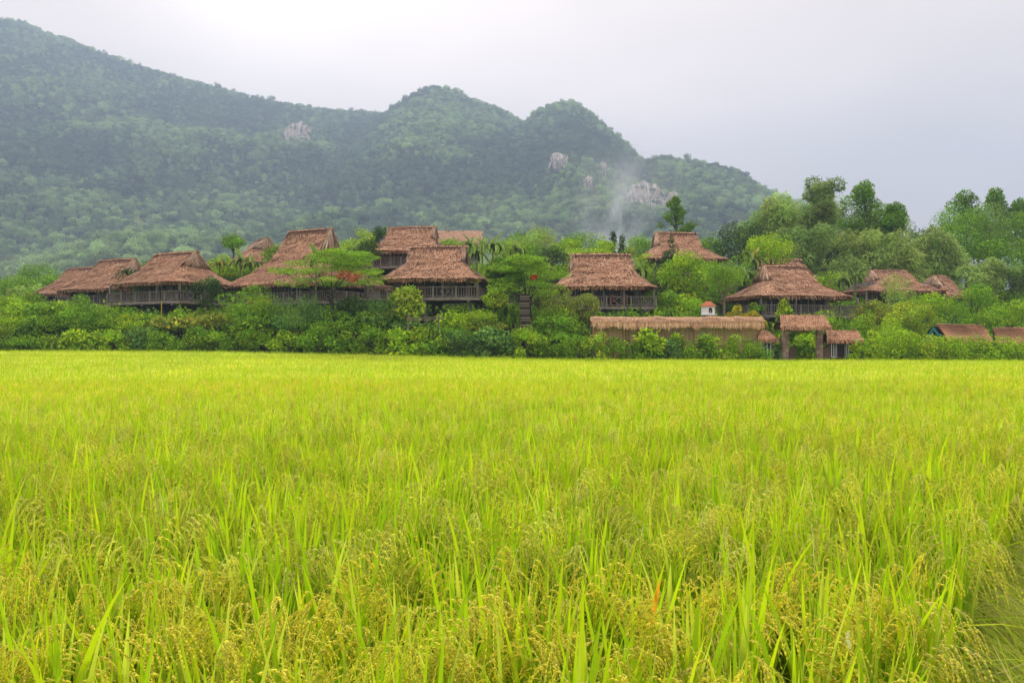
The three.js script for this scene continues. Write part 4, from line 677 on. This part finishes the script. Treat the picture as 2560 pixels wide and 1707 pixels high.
plant('shrub', 1850, 750, 71, 72, 'croton', 'yellow croton bush right of the spirit house', { tips: { share: 0.3, color: [0.5, 0.38, 0.02] } });
plant('shrub', 1884, 772, 69.5, 62, 'croton', 'smaller yellow croton bush near the fence end', { tips: { share: 0.3, color: [0.55, 0.36, 0.02] } });
plant('tree', 1930, 586, 88, 125, 'bright', 'light green round tree before the roof behind the wide house', { crown: 668 });
plant('tree', 1852, 560, 106, 132, 'dark', 'big dark tree left of the tall bamboo');
plant('shrub', 1896, 743, 74, 46, 'mid', 'narrow shrub at the left end of the wide house balcony');
plant('big', 1962, 745, 72.5, 56, 'bright', 'broad-leaved plant before the wide house balcony');
plant('shrub', 2040, 776, 71.5, 150, 'bright', 'low bright shrubs mass behind the gate roof');
plant('shrub', 2115, 782, 70, 120, 'mid', 'mid green shrub behind the brown guard hut');
plant('big', 2010, 835, 68.4, 84, 'bright', 'broad-leaved bush seen through the gate');
plant('tree', 2250, 690, 76, 78, 'bamboo', 'pale feathery small tree before the pale gabled house', { crown: 770, slim: 0.25 });
plant('shrub', 2180, 748, 73, 96, 'olive', 'olive shrub right of the wide house balcony');
plant('shrub', 2205, 772, 69, 130, 'bright', 'bright shrub above the clipped hedge near the guard hut');
plant('tree', 2322, 738, 74, 120, 'bright', 'bushy bright tree before the rightmost small house', { crown: 790 });
plant('tree', 2440, 712, 75.5, 100, 'mid', 'bushy tree right of the rightmost small house', { crown: 790 });
plant('shrub', 2290, 742, 71.5, 118, 'lime', 'lime green shrub between the two bushy right trees and the shed');
plant('tree', 2526, 752, 74, 120, 'bright', 'bushy tree at the right border above the sheds', { crown: 820 });
plant('shrub', 2450, 778, 70, 130, 'mid', 'creeper-covered shrub behind the thatched sheds');
const BB = 'bamboo and trees on the rise behind the right houses';
plant('bamboo', 2050, 428, 108, 140, 'bamboo2', 'tallest bamboo clump, its plume highest against the sky', { n: 12000, group: BB });
plant('bamboo', 1965, 468, 110, 170, 'bamboo', 'billowing pale bamboo clump left of the tallest plume', { n: 12000, group: BB });
plant('bamboo', 1902, 506, 112, 140, 'bamboo2', 'dark-based bamboo clump at the left side of the grove', { n: 9000, group: BB });
plant('bamboo', 2010, 560, 101, 190, 'bamboo2', 'low dark bamboo in front of the tallest plume', { n: 11000, group: BB });
plant('sparse', 2165, 462, 113, 130, 'mid', 'tall open-crowned tree right of the tallest bamboo', { crown: 600, tufts: 17, group: BB });
plant('sparse', 2240, 516, 111, 110, 'mid', 'lean tree with gaps of sky, left of the wide dip in the skyline', { crown: 610, tufts: 13, group: BB });
plant('bamboo', 2150, 560, 103, 170, 'bamboo', 'pale rounded bamboo below the open-crowned tree', { n: 9000, group: BB });
plant('bamboo', 2235, 574, 101, 170, 'bamboo', 'pale billowing bamboo below the dip in the skyline', { n: 10000, group: BB });
plant('bamboo', 2350, 572, 110, 170, 'bamboo', 'light bamboo mass right of the dip in the skyline', { n: 10000, group: BB });
plant('tree', 2300, 578, 120, 90, 'dark', 'dark flat tree in the dip of the skyline', { group: BB });
plant('sparse', 2415, 486, 122, 160, 'mid', 'broad tree with layered tufts, left of the right border trees', { crown: 640, tufts: 22, group: BB });
plant('sparse', 2492, 482, 124, 100, 'mid', 'pointed airy tree second from the right border', { crown: 640, tufts: 16, group: BB });
plant('sparse', 2558, 506, 122, 110, 'mid', 'airy tree cut by the right border', { crown: 640, tufts: 16, group: BB });
plant('tree', 2500, 590, 112, 170, 'mid', 'wide mid green tree below the airy right trees', { crown: 720, group: BB });
plant('bamboo', 2462, 636, 98, 125, 'bamboo', 'dome of pale bamboo behind the bushy right trees', { n: 8000, group: BB });
plant('bamboo', 2560, 655, 97, 150, 'bamboo2', 'drooping bamboo at the right border', { n: 8000, group: BB });
plant('bamboo', 2290, 650, 114, 150, 'bamboo2', 'low bamboo behind the two right roofs', { n: 7000, group: BB });
plant('bamboo', 2110, 630, 98, 150, 'bamboo2', 'low bamboo behind the banana plant right of the wide house', { n: 7000, group: BB });
plant('tree', 2070, 600, 106, 150, 'dark', 'dark tree in the shade under the tallest bamboo', { group: BB });
for (const [px, py, d, w, t, l] of [[2120, 500, 116, 120, 'bamboo2', 'filled green crown behind the open-crowned tree'], [2190, 508, 116, 130, 'mid', 'dense crown under the tall open-crowned tree'], [2258, 535, 114, 90, 'bamboo2', 'dense crown at the left lip of the skyline dip'], [2400, 522, 116, 150, 'mid', 'dense crown under the layered right tree'], [2480, 515, 117, 140, 'bamboo2', 'dense crown under the pointed airy tree'], [2558, 535, 116, 130, 'mid', 'dense crown at the right border below the airy tree'], [1985, 520, 114, 150, 'bamboo2', 'dense green mass between the left bamboo plumes']]) plant('tree', px, py, d, w, t, l, { group: BB, crown: py + 130, slim: 0.3, droop: 0.4 });
const LT = 'hazy trees beyond the left end of the village';
for (const [px, py, d, w, t, l] of [[98, 662, 128, 115, 'mid', 'rounded hazy tree beyond the far left house'], [40, 690, 118, 110, 'mid', 'hazy tree next to the left border'], [-10, 700, 104, 110, 'mid', 'leafy tree cut by the left border'], [70, 712, 104, 90, 'bamboo', 'pale tree just left of the far left house'], [30, 742, 92, 100, 'mid', 'low tree at the left border above the bank'], [135, 690, 120, 70, 'mid', 'slim hazy tree above the far left eave']]) plant('tree', px, py, d, w, t, l, { group: LT });
for (const [px, py, d, w, t, l] of [[880, 600, 100, 110, 'bright', 'bright leafy tree behind the highest left roof'], [560, 640, 88, 90, 'bright', 'bright bush behind the banana plants left of the large house'], [1135, 600, 100, 90, 'mid', 'leafy tree below the long pale hall'], [1270, 600, 99, 110, 'bright', 'bright tree left of the crest palms'], [1330, 612, 95, 110, 'mid', 'mid green tree below the crest, left of the round dark bush'], [1455, 622, 92, 150, 'bright', 'wide bright bush just above the fence house roof'], [1570, 628, 95, 90, 'mid', 'leafy bush left of the upper right eave'], [1630, 690, 84, 90, 'mid', 'leafy bush between the two right-centre roofs'], [1850, 660, 84, 110, 'mid', 'leafy bush right of the round-headed tree'], [2070, 680, 88, 110, 'bright', 'bright bush behind the wide house right slope'], [355, 660, 92, 70, 'mid', 'bush showing between the two left roofs'], [690, 610, 98, 60, 'mid', 'small bush right of the pale straw gable'], [1610, 640, 92, 60, 'bright', 'bright bush under the upper right eave']]) plant('tree', px, py, d, w, t, l, { crown: py + 60 });

for (const [px, py, d, l, m] of [[548, 622, 82, 'banana plant with a bright upright leaf above the cornered house roof'], [600, 614, 85, 'banana plant with arching leaves left of the large brown roof'], [628, 622, 84, 'drooping banana plant touching the large brown roof'], [790, 604, 75.5, 'pale banana plant in front of the highest left roof'], [880, 592, 90, 'pale banana plant right of the highest left roof'], [1192, 596, 83, 'star-shaped banana plant right of the central roof'], [1232, 574, 90, 'tall banana plant before the long pale hall', { size: 1.15 }], [1175, 578, 95, 'banana plant below the long pale hall'], [1290, 590, 92, 'banana plant left of the round dark bush'], [1408, 612, 90, 'banana plant above the round dark bush'], [1478, 618, 90, 'yellowish banana plant above the fence house roof'], [1575, 600, 95, 'banana plant left of the upper right roof'], [1595, 640, 82, 'banana plant right of the fence house roof'], [1885, 612, 84, 'tall banana plant left of the light green round tree'], [1870, 650, 81, 'banana plant above the wide house left gable'], [2110, 664, 85, 'banana plant right of the wide house roof'], [2140, 655, 88, 'banana plant with thin raised leaves before the low bamboo'], [412, 620, 90, 'banana leaf tips above the cornered house ridge'], [330, 642, 90, 'banana leaf tips above the second roof ridge'], [1760, 655, 86, 'banana plant behind the round-headed tree'], [1640, 655, 83, 'thin papaya-like plant below the upper right house', { blades: 7, size: 0.6 }]]) banana(px, py, d, l, m);
rosette('spiky_plant', 1582, 772, 71.5, 60, 'olive', 'spiky clump of narrow leaves under the fence house beam', { n: 110, stem: 0.2 });
rosette('spiky_plant', 1530, 774, 70.8, 70, 'lime', 'lime green rosette behind the fence thatch', { n: 46, stem: 0.25, wide: 0.2 });
rosette('spiky_plant', 1676, 758, 71.5, 74, 'mid', 'spiky dracaena right of the fence house', { n: 120, stem: 0.35 });
rosette('spiky_plant', 1762, 740, 73.5, 60, 'olive', 'spiky plant above the spirit house', { n: 90, stem: 0.4 });
rosette('palm', 318, 652, 84.5, 66, 'dark', 'small dark palm on the second house roof slope', { n: 60, stem: 0.75, wide: 0.14 });
rosette('palm', 1205, 572, 100, 84, 'bamboo', 'pale palm before the long pale hall', { n: 70, stem: 0.6, wide: 0.12 });
rosette('palm', 1322, 576, 104, 76, 'bamboo', 'pale palm on the crest left of the pale leafy tree', { n: 70, stem: 0.6, wide: 0.12 });


// shrubs along the bank: rows that overlap, each shrub a thing, told apart by where it stands
{
  const r = mulberry(2024), where = px => px < 140 ? 'at the left border of the bank' : px < 260 ? 'on the bank below the far left house' : px < 480 ? 'on the bank below the cornered balcony' : px < 700 ? 'on the bank below the large brown house' : px < 900 ? 'on the bank below the umbrella tree' : px < 1050 ? 'on the bank left below the central house' : px < 1260 ? 'on the bank below the central house' : px < 1400 ? 'at the foot of the stone stairs' : px < 1560 ? 'before the left part of the bamboo fence' : px < 1760 ? 'before the middle of the bamboo fence' : 'before the right end of the bamboo fence';
  const tints = ['mid', 'bright', 'mid', 'blue', 'bright', 'olive', 'lime', 'dark'], used = new Map();
  const put = (px, py, d, w, row) => {
    const tint = tints[Math.floor(r() * r() * 8)], form = r() < 0.34 ? 'big' : 'shrub', rowWord = ['front-row', 'middle-row', 'upper-row'][row], label = `${WORD[tint]} ${form === 'big' ? 'large-leaved' : 'leafy'} ${rowWord} shrub ${where(px)}`;
    const made = plant(form, px, py, d, w, tint, label, { group: 'shrubs crowding the bank above the rice field', slim: 0.4 + 0.25 * r(), droop: 0.35 * r(), leaf: form === 'big' ? 0.8 + 0.5 * r() : 0.85 + 0.4 * r() });
    if (!used.has(label)) used.set(label, []); used.get(label).push(made);
  };
  for (let px = -30; px < 1930; px += 62 + 26 * r()) { if (px > 1440) break; const x = at(px, 66), d = foot(x) + 0.9 + 0.9 * r(), py = px < 130 ? 815 + 20 * r() : px < 1400 ? 812 + 26 * (r() - 0.3) : px < 1520 ? 826 + 12 * r() : px < 1590 ? 858 : px < 1640 ? 834 : px < 1800 ? 830 + 14 * r() : 846; put(px, py, px > 1440 ? Math.min(d, 63.9) : d, 88 + 34 * r(), 0); }
  for (let px = 1446; px < 1905; px += 40 + 8 * r()) { const py = px < 1520 ? 828 : px < 1556 ? 836 : px < 1608 ? 852 : px < 1645 ? 822 : px < 1750 ? 838 : px < 1870 ? 830 : 846; put(px, py + 8 * (r() - 0.5), 63.5 + 0.6 * r(), 74 + 18 * r(), 0); }
  for (let px = 0; px < 1440; px += 70 + 34 * r()) { const x = at(px, 69), d = foot(x) + 3.2 + 1.0 * r(), py = (px < 150 ? 775 : px > 240 && px < 500 ? 792 : px < 1000 ? 780 : 790) + 26 * (r() - 0.5); if (px > 1270 && px < 1345) continue; put(px, py + (px > 1020 && px < 1120 ? 24 : 0), d, 95 + 40 * r(), 1); }
  for (let px = 20; px < 1440; px += 88 + 50 * r()) { const x = at(px, 72), d = foot(x) + 5.2 + 1.0 * r(), py = (px < 230 ? 742 : px < 520 ? 786 : 757) + 18 * (r() - 0.5); if ((px > 560 && px < 790) || (px > 930 && px < 1270) || (px > 1270 && px < 1360)) continue; put(px, py, d, 92 + 40 * r(), 2); }
  for (const [px, py, w, l] of [[2150, 852, 50, 'clipped hedge shrub against the guard hut wall'], [2185, 822, 100, 'clipped hedge shrub right of the guard hut'], [2238, 818, 115, 'clipped hedge shrub between the guard hut and the teal gable'], [2298, 824, 115, 'clipped hedge shrub left below the teal gable'], [2356, 832, 120, 'clipped hedge shrub below the long thatched shed'], [2424, 828, 120, 'clipped hedge shrub before the middle of the long shed'], [2490, 832, 120, 'clipped hedge shrub between the two thatched sheds'], [2552, 830, 115, 'clipped hedge shrub at the right border']]) plant('shrub', px, py, 63.4, w * 1.12, 'bright', l, { group: 'clipped hedge along the field at the right', slim: 0.6, leaf: 0.85, name: 'hedge_shrub' });
  for (const [px, py, w, l] of [[1625, 836, 80, 'leafy vine-hung shrub standing against the bamboo poles'], [1690, 818, 52, 'tall shoot of shrub overlapping the fence thatch'], [1880, 858, 70, 'shrub hiding the wall of the kiosk left of the gate']]) plant('shrub', px, py, 64.2, w, 'bright', l, { slim: 0.6 });
  for (const [px, py, d, w, t, l] of [[150, 800, 69.5, 60, 'lime', 'spray of reed-like leaves on the bank below the far left house'], [390, 800, 70.5, 56, 'bright', 'spray of reed-like leaves below the cornered balcony'], [800, 800, 68.5, 60, 'bright', 'spray of reed-like leaves below the umbrella tree'], [1080, 790, 67.6, 56, 'lime', 'spray of reed-like leaves beside the pole rail'], [1282, 760, 69.3, 56, 'mid', 'drooping reed clump left of the stone stairs'], [1352, 775, 68.6, 60, 'mid', 'drooping reed clump right of the stone stairs']]) rosette('reed_clump', px, py, d, w, t, l, { n: 90, stem: 0.15, wide: 0.06 });
  for (const list of used.values()) if (list.length > 1) list.sort((a, b) => a.position.x - b.position.x).forEach((o, k) => { o.userData.label += ', ' + ['leftmost', 'second from left', 'third from left', 'fourth from left', 'fifth from left'][k]; });
  // undergrowth nobody could count, closing the gaps between the shrubs
  const form = foliage(mulberry(3), domeClumps(mulberry(4), 1.5, 1.1, 0, 5, 0.5), 120, 0.22, 0.13, [1, 1, 1], { vary: 0.16 }), list = [], q = new THREE.Quaternion(), up = new THREE.Vector3(0, 1, 0);
  for (let k = 0; k < 11000; k++) {
    const d = 62 + 68 * Math.pow(r(), 1.5), x = (r() * 2 - 1) * (d * 0.66 + 16), e = d - foot(x); if (e < 0.5 || (e < 7 && x < 18 && r() < 0.7)) continue; const g = x > 18.2 && x < 26 && e < 6; if (g) continue;
    if (Math.abs(x - at(1313, 67)) < 0.62 && d > 64.4 && d < 70) continue;
    if (x > 5.5 && x < 18.6 && Math.abs(d - 65.4) < 1.4) continue;
    let inside = false; for (const p of pads) if (Math.hypot(x - p[0], -d - p[1]) < 4.6) inside = true; if (inside) continue;
    const c = GREEN[tints[Math.floor(r() * r() * 8)]], t = 0.7 + 0.5 * r(), z = 0.6 + 0.7 * r(); q.setFromAxisAngle(up, r() * 6.28);
    list.push({ m: new THREE.Matrix4().compose(new THREE.Vector3(x, land(x, -d) - 0.1, -d), q.clone(), new THREE.Vector3(z, z * (0.7 + 0.5 * r()), z)), c: [c[0] * t, c[1] * t, c[2] * t] });
  }
  tag(copies('undergrowth', form, M2.leaf, list), 'low leafy undergrowth covering the village hillside', 'undergrowth', null, 'stuff');
}

// ------------------------------------------------------------------ rice
const LEAF_G = [[0.46, 0.635, 0.008], [0.39, 0.595, 0.007], [0.52, 0.66, 0.010], [0.32, 0.53, 0.008], [0.54, 0.67, 0.05]], GRAIN = [[0.93, 0.88, 0.13], [0.90, 0.86, 0.10], [0.95, 0.91, 0.24], [0.86, 0.86, 0.09]];
const pickOf = (r, a) => a[Math.floor(r() * a.length)];
function riceLeaf(s, r, wide = 1, segs = 5, tall = 1) {
  const a = r() * 6.28, lean = 0.05 + 0.30 * r() * r(), L = 0.39 + 0.25 * r() + (r() < 0.12 ? 0.14 : 0), y0 = 0.38 + 0.14 * r(), bend = r() < 0.12 ? 0.5 : 0.09 * r(), w = (0.013 + 0.009 * r()) * wide, pts = [], wd = [], bx = 0.07 * (r() - 0.5), bz = 0.07 * (r() - 0.5);
  for (let k = 0; k <= segs; k++) { const f = k / segs, out = lean * f * L + bend * f * f * f * L * 1.6; pts.push([bx + Math.cos(a) * out, y0 * tall + L * f * (1 - 0.55 * bend * f * f) * tall, bz + Math.sin(a) * out]); wd.push(w * (f < 0.25 ? 0.6 + 1.6 * f : 1) * (1 - Math.pow(f, 2.6)) + 0.0008); }
  const t = a + 1.57 + (r() - 0.5) * 2.2, c = pickOf(r, LEAF_G), v = 0.85 + 0.3 * r(); s.strip(pts, wd, [Math.cos(t), 0, Math.sin(t)], r() < 0.006 && wide < 1.2 ? [0.5, 0.3, 0.04] : [c[0] * v, c[1] * v, c[2] * v]);
}
function riceStem(s, r, h) { const a = r() * 6.28, c = pickOf(r, LEAF_G), o = 0.04 * r(); s.strip([[Math.cos(a) * o, 0, Math.sin(a) * o], [Math.cos(a) * (o + 0.03), h, Math.sin(a) * (o + 0.03)]], [0.007, 0.005], [Math.cos(a + 1.2), 0, Math.sin(a + 1.2)], [c[0] * 0.8, c[1] * 0.8, c[2]]); }
function panicle(s, r, detail) {                       // bowed head of rice: axis, side branches, grains
  const a = r() * 6.28, dx = Math.cos(a), dz = Math.sin(a), y0 = 0.74 + 0.16 * r(), L = 0.22 + 0.09 * r(), sag = 0.5 + 0.7 * r(), o = 0.04 * r(), c = pickOf(r, GRAIN), axis = [];
  const curve = f => { const th = 1.25 - sag * 2.2 * f; return th; }; let p = [dx * o, y0, dz * o]; const stepL = L / 8; axis.push(p);
  for (let k = 0; k < 8; k++) { const th = curve(k / 8) + 0.15; p = [p[0] + dx * Math.cos(th) * stepL, p[1] + Math.sin(th) * stepL, p[2] + dz * Math.cos(th) * stepL]; axis.push(p); }
  s.strip(axis, axis.map((_, k) => 0.004 * (1 - k / 12)), [-dz, 0, dx], [c[0] * 0.8, c[1] * 0.9, c[2]]);
  const grains = detail === 2 ? 13 : detail === 1 ? 4 : 0;
  for (let b = 0; b < (detail ? 11 : 5); b++) {
    const f = 1 + Math.floor(b * 7 / (detail ? 11 : 5)), q = axis[Math.min(8, f)], th = a + (r() - 0.5) * 1.3, len = 0.07 + 0.05 * r(), fall = 0.35 + sag * f / 8;
    let e = q; const bd = []; for (let k = 0; k <= 4; k++) { const u = k / 4; bd.push([q[0] + Math.cos(th) * len * u * 0.75, q[1] + 0.012 * u - fall * len * u * u * 1.1, q[2] + Math.sin(th) * len * u * 0.75]); }
    if (!detail) { s.strip([bd[0], bd[2], bd[4]], [0.008, 0.012, 0.006], [-Math.sin(th), 0.2, Math.cos(th)], c.map(v => v * (0.85 + 0.3 * r()))); continue; }
    s.strip([bd[0], bd[2], bd[4]], [0.002, 0.002, 0.001], [-Math.sin(th), 0, Math.cos(th)], c);
    for (let g = 0; g < grains; g++) { const u = (g + 0.6) / grains, k = Math.min(3, Math.floor(u * 4)), w = u * 4 - k, at0 = [0, 1, 2].map(i => mix(bd[k][i], bd[k + 1][i], w)), dir = unit([Math.cos(th) * 0.75 + (r() - 0.5) * 0.55, 0.1 - fall * u * 2.0 + (r() - 0.5) * 0.4, Math.sin(th) * 0.75 + (r() - 0.5) * 0.55]), t = 0.8 + 0.4 * r(); s.seed(at0, dir, detail === 2 ? 0.017 : 0.024, detail === 2 ? 0.0033 : 0.005, [c[0] * t, c[1] * t, c[2]]); }
  }
}
const riceMat = leafy(0.5); riceMat.specularIntensity = 0.12;
{
  // nearest plants, each with its own leaves and heads
  const kinds = []; for (let v = 0; v < 6; v++) {
    const r = mulberry(600 + v), g = new THREE.Group(); for (let k = 0; k < 20; k++) { const s = new Soup(); riceLeaf(s, r, 1.35, 7); part('leaf', s.geometry(), riceMat, g); }
    const st = new Soup(); for (let k = 0; k < 9; k++) riceStem(st, r, 0.72); part('stems', st.geometry(), riceMat, g); for (let k = 0; k < 4; k++) { const s = new Soup(); panicle(s, r, 2); part('panicle', s.geometry(), riceMat, g); } kinds.push(g);
  }
  const near = [], mid = [], far = []; for (let v = 0; v < 8; v++) { const r = mulberry(700 + v), s = new Soup(); for (let k = 0; k < 21; k++) riceLeaf(s, r, 1.35, 5); for (let k = 0; k < 8; k++) riceStem(s, r, 0.7); for (let k = 0; k < 4; k++) panicle(s, r, 2); near.push(s.geometry()); }
  for (let v = 0; v < 8; v++) { const r = mulberry(800 + v), s = new Soup(); for (let k = 0; k < 20; k++) riceLeaf(s, r, 1.5, 4); for (let k = 0; k < 4; k++) panicle(s, r, 1); mid.push(s.geometry()); }
  for (let v = 0; v < 6; v++) { const r = mulberry(900 + v), s = new Soup(); for (let h = 0; h < 9; h++) { const t = new Soup(); for (let k = 0; k < 10; k++) riceLeaf(t, r, 1.7, 3); for (let k = 0; k < 3; k++) panicle(t, r, 0); const ox = (h % 3 - 1) * 0.21 + 0.08 * (r() - 0.5), oz = (Math.floor(h / 3) - 1) * 0.21 + 0.08 * (r() - 0.5); const o = s.count; for (let i = 0; i < t.p.length; i += 3) { s.p.push(t.p[i] + ox, t.p[i + 1], t.p[i + 2] + oz); } s.n.push(...t.n); s.c.push(...t.c); for (const i of t.i) s.i.push(i + o); } far.push(s.geometry()); }
  const lists = { near: near.map(() => []), mid: mid.map(() => []), far: far.map(() => []) }, r = mulberry(55), q = new THREE.Quaternion(), up = new THREE.Vector3(0, 1, 0); let plants = 0;
  const tone = (x, d) => { const n = fbm(x * 0.16, d * 0.10, 2, 4), n2 = fbm(x * 0.9, d * 0.7, 5, 3), g = clamp(0.5 + n * 0.9 + n2 * 0.35), v = 0.88 + 0.24 * r(); return [mix(0.88, 1.03, g) * v, mix(0.95, 1.02, g) * v, v]; };
  const place = (x, d, set, sx) => { const t = 0.94 + 0.13 * r() + 0.05 * fbm(x * 0.5, d * 0.5, 9, 3) + 0.11 * fbm(x * 0.16, d * 0.2, 19, 3); q.setFromAxisAngle(up, r() * 6.28); const list = lists[set][Math.floor(r() * lists[set].length)]; list.push({ m: new THREE.Matrix4().compose(new THREE.Vector3(x, field(x, d), -d), q.clone(), new THREE.Vector3(sx, t, sx)), c: tone(x, d) }); };
  const dry = (x, d) => d < 20 && x > bund(d) - 0.08 && x < bund(d) + 2.9;
  for (let d = 1.0; d < 9; d += 0.195) for (let x = -(d * 0.62 + 4); x < d * 0.62 + 4; x += 0.195) {
    const X = x + 0.09 * (r() - 0.5), D = d + 0.09 * (r() - 0.5); if (dry(X, D)) continue;
    if (D > 2.1 && D < 3.5 && Math.abs(X) < D * 0.6 && plants < 150) {
      const g = kinds[Math.floor(r() * kinds.length)].clone(); g.name = numbered('rice_plant'); g.position.set(X, 0, -D); g.rotation.y = r() * 6.28; g.scale.setScalar(0.95 + 0.12 * r()); scene.add(g); plants++;
      tag(g, 'rice plant with erect leaves and bowed yellow heads in the nearest rows', 'rice plant', 'nearest rice plants of the paddy');
    } else place(X, D, 'near', 1);
  }
  for (let d = 9; d < 24; d += 0.215) for (let x = -(d * 0.62 + 7); x < d * 0.62 + 7; x += 0.215) { const X = x + 0.1 * (r() - 0.5), D = d + 0.1 * (r() - 0.5); if (!dry(X, D)) place(X, D, 'mid', 1.08); }
  for (let d = 24.2; d < 70; d += 0.52) for (let x = -(d * 0.62 + 16); x < d * 0.62 + 16; x += 0.52) { const X = x + 0.2 * (r() - 0.5), D = d + 0.2 * (r() - 0.5); if (D < foot(X) - 0.35 && !(X > 17 && X < 26.5 && D > 62.3)) place(X, D, 'far', 1); }
  const words = { near: 'ripening yellow-green rice in the nearer paddy rows', mid: 'ripening rice in the middle of the paddy', far: 'even yellow-green rice stretching to the bank' }; let n = 0;
  for (const set of ['near', 'mid', 'far']) ({ near, mid, far })[set].forEach((g, k) => { if (lists[set][k].length) { n += lists[set][k].length; tag(copies(numbered('rice_crop'), g, riceMat, lists[set][k]), words[set], 'rice crop', 'ripening rice of the paddy', 'stuff'); } });
  // single leaves that stand out
  const odd = (px, py, d, len, tilt, col, label) => { const s = new Soup(), n = 7, pts = [], wd = []; for (let k = 0; k <= n; k++) { const f = k / n; pts.push([Math.sin(tilt) * len * f, Math.cos(tilt) * len * f, 0.05 * f * f]); wd.push(0.014 * Math.sin(Math.PI * (0.1 + 0.88 * f)) + 0.001); } s.strip(pts, wd, [Math.cos(tilt), -Math.sin(tilt), 0], col); const o = part(numbered('dry_leaf'), s.geometry(), riceMat, scene); o.position.set(at(px, d), height(py, d), -d); tag(o, label, 'leaf'); };
  odd(1628, 1570, 2.75, 0.17, 0.12, [0.75, 0.34, 0.02], 'single dry orange rice leaf standing among the green blades');
  odd(2125, 1620, 2.6, 0.075, -0.35, [0.52, 0.58, 0.30], 'pale whitish withered rice leaf near the grassy bund');
  // grass and weeds on the bund
  const tuft = []; for (let v = 0; v < 4; v++) { const r2 = mulberry(1200 + v), s = new Soup(); for (let k = 0; k < 34; k++) { const a = r2() * 6.28, L = 0.22 + 0.45 * r2(), lean = 0.3 + 0.9 * r2(), pts = [], wd = [], ox = 0.16 * (r2() - 0.5), oz = 0.16 * (r2() - 0.5), c = r2() < 0.12 ? [0.6, 0.48, 0.22] : pickOf(r2, [[0.48, 0.62, 0.03], [0.38, 0.54, 0.03], [0.56, 0.64, 0.08]]); for (let j = 0; j <= 4; j++) { const f = j / 4; pts.push([ox + Math.cos(a) * L * lean * f * f, L * f * (1 - 0.35 * lean * f * f), oz + Math.sin(a) * L * lean * f * f]); wd.push(0.008 * (1 - f * 0.9)); } s.strip(pts, wd, [-Math.sin(a), 0, Math.cos(a)], c); } for (let k = 0; k < 10; k++) { const b = ball(r2); s.leaf([b[0] * 0.14, 0.06 + 0.08 * r2(), b[2] * 0.14], unit([b[0], 0.3, b[2]]), unit([-b[0] * 0.3, 1, -b[2] * 0.3]), 0.045, 0.035, [0.2, 0.36, 0.03]); } tuft.push(s.geometry()); }
  const grass = tuft.map(() => []); for (let k = 0; k < 9000; k++) { const d = 0.6 + 15 * r(), X = bund(d) - 0.05 + 2.6 * r(); q.setFromAxisAngle(up, r() * 6.28); const z = 0.7 + 0.7 * r(), t = 0.8 + 0.4 * r(); grass[k % 4].push({ m: new THREE.Matrix4().compose(new THREE.Vector3(X, land(X, -d) - 0.02, -d), q.clone(), new THREE.Vector3(z, z, z)), c: [t, t, t] }); }
  const weeds = []; for (let k = 0; k < 1500; k++) { const X = -44 + 88 * r(), D = foot(X) - 0.35 + 0.8 * r(); if (X > 17.5 && X < 26) continue; q.setFromAxisAngle(up, r() * 6.28); const z = 1.2 + 1.6 * r() * r(), t = 0.55 + 0.4 * r(); weeds.push({ m: new THREE.Matrix4().compose(new THREE.Vector3(X, land(X, -D) - 0.02, -D), q.clone(), new THREE.Vector3(z, z * 1.25, z)), c: [t, t, t] }); }
  tag(copies('bank_weeds', tuft[1], riceMat, weeds), 'rough weeds along the foot of the bank at the field edge', 'weeds', null, 'stuff');
  grass.forEach((l, k) => tag(copies(numbered('bund_grass'), tuft[k], riceMat, l), 'tangled grass and weeds on the bund at the field corner', 'grass', 'grass on the bund', 'stuff'));
}
// ------------------------------------------------------------------ thin smoke from a fire behind the crest
{
  const map = grain(256, 512, (u, v, i, j) => { const n = fbm(i / 34, j / 60, 3, 5), n2 = fbm(i / 90 + 5, j / 150, 8, 3), a = clamp((0.45 + n * 0.55 + n2 * 0.7)) * smooth(0, 0.04, v) * smooth(1, 0.3, v) * smooth(1, 0.05, Math.abs(u * 2 - 1)); return [a, a, a, 1]; }, false);
  const mat = new THREE.MeshStandardMaterial({ color: rgb(0.86, 0.90, 0.96), roughness: 1, transparent: true, opacity: 0.55, alphaMap: map, side: THREE.DoubleSide, depthWrite: false });
  const d = 190, x = at(1505, d), y = land(x, -d), o = thing('smoke_plume', 'thin bluish smoke plume drifting up before the limestone cliff', 'smoke', [x, y, -d]); o.userData.kind = 'stuff';
  for (let v = 0; v < 7; v++) {                        // veils turned about the rising axis, thinning to nothing at their edges
    const turn = v / 7 * Math.PI, p = [], uv = [], idx = [], nu = 14, nv = 26;
    for (let j = 0; j <= nv; j++) for (let i = 0; i <= nu; i++) { const f = j / nv, u = i / nu * 2 - 1, wide = (3.4 + 18 * f ** 0.8) * (0.8 + 0.3 * noise(v, f * 3, 2)), sway = 8 * f * f + 2.2 * noise(f * 3 + v, 4, 1), bow = 1.5 * noise(u * 1.5, f * 4, v); p.push(sway + Math.cos(turn) * u * wide - Math.sin(turn) * bow, f * 46, Math.sin(turn) * u * wide + Math.cos(turn) * bow); uv.push(i / nu, f); }
    for (let j = 0; j < nv; j++) for (let i = 0; i < nu; i++) { const a = j * (nu + 1) + i; idx.push(a, a + 1, a + nu + 1, a + 1, a + nu + 2, a + nu + 1); }
    const g = new THREE.BufferGeometry(); g.setAttribute('position', new THREE.Float32BufferAttribute(p, 3)); g.setAttribute('uv', new THREE.Float32BufferAttribute(uv, 2)); g.setIndex(idx); g.computeVertexNormals(); part('wisp', g, mat, o);
  }
}
renderer.render(scene, camera);
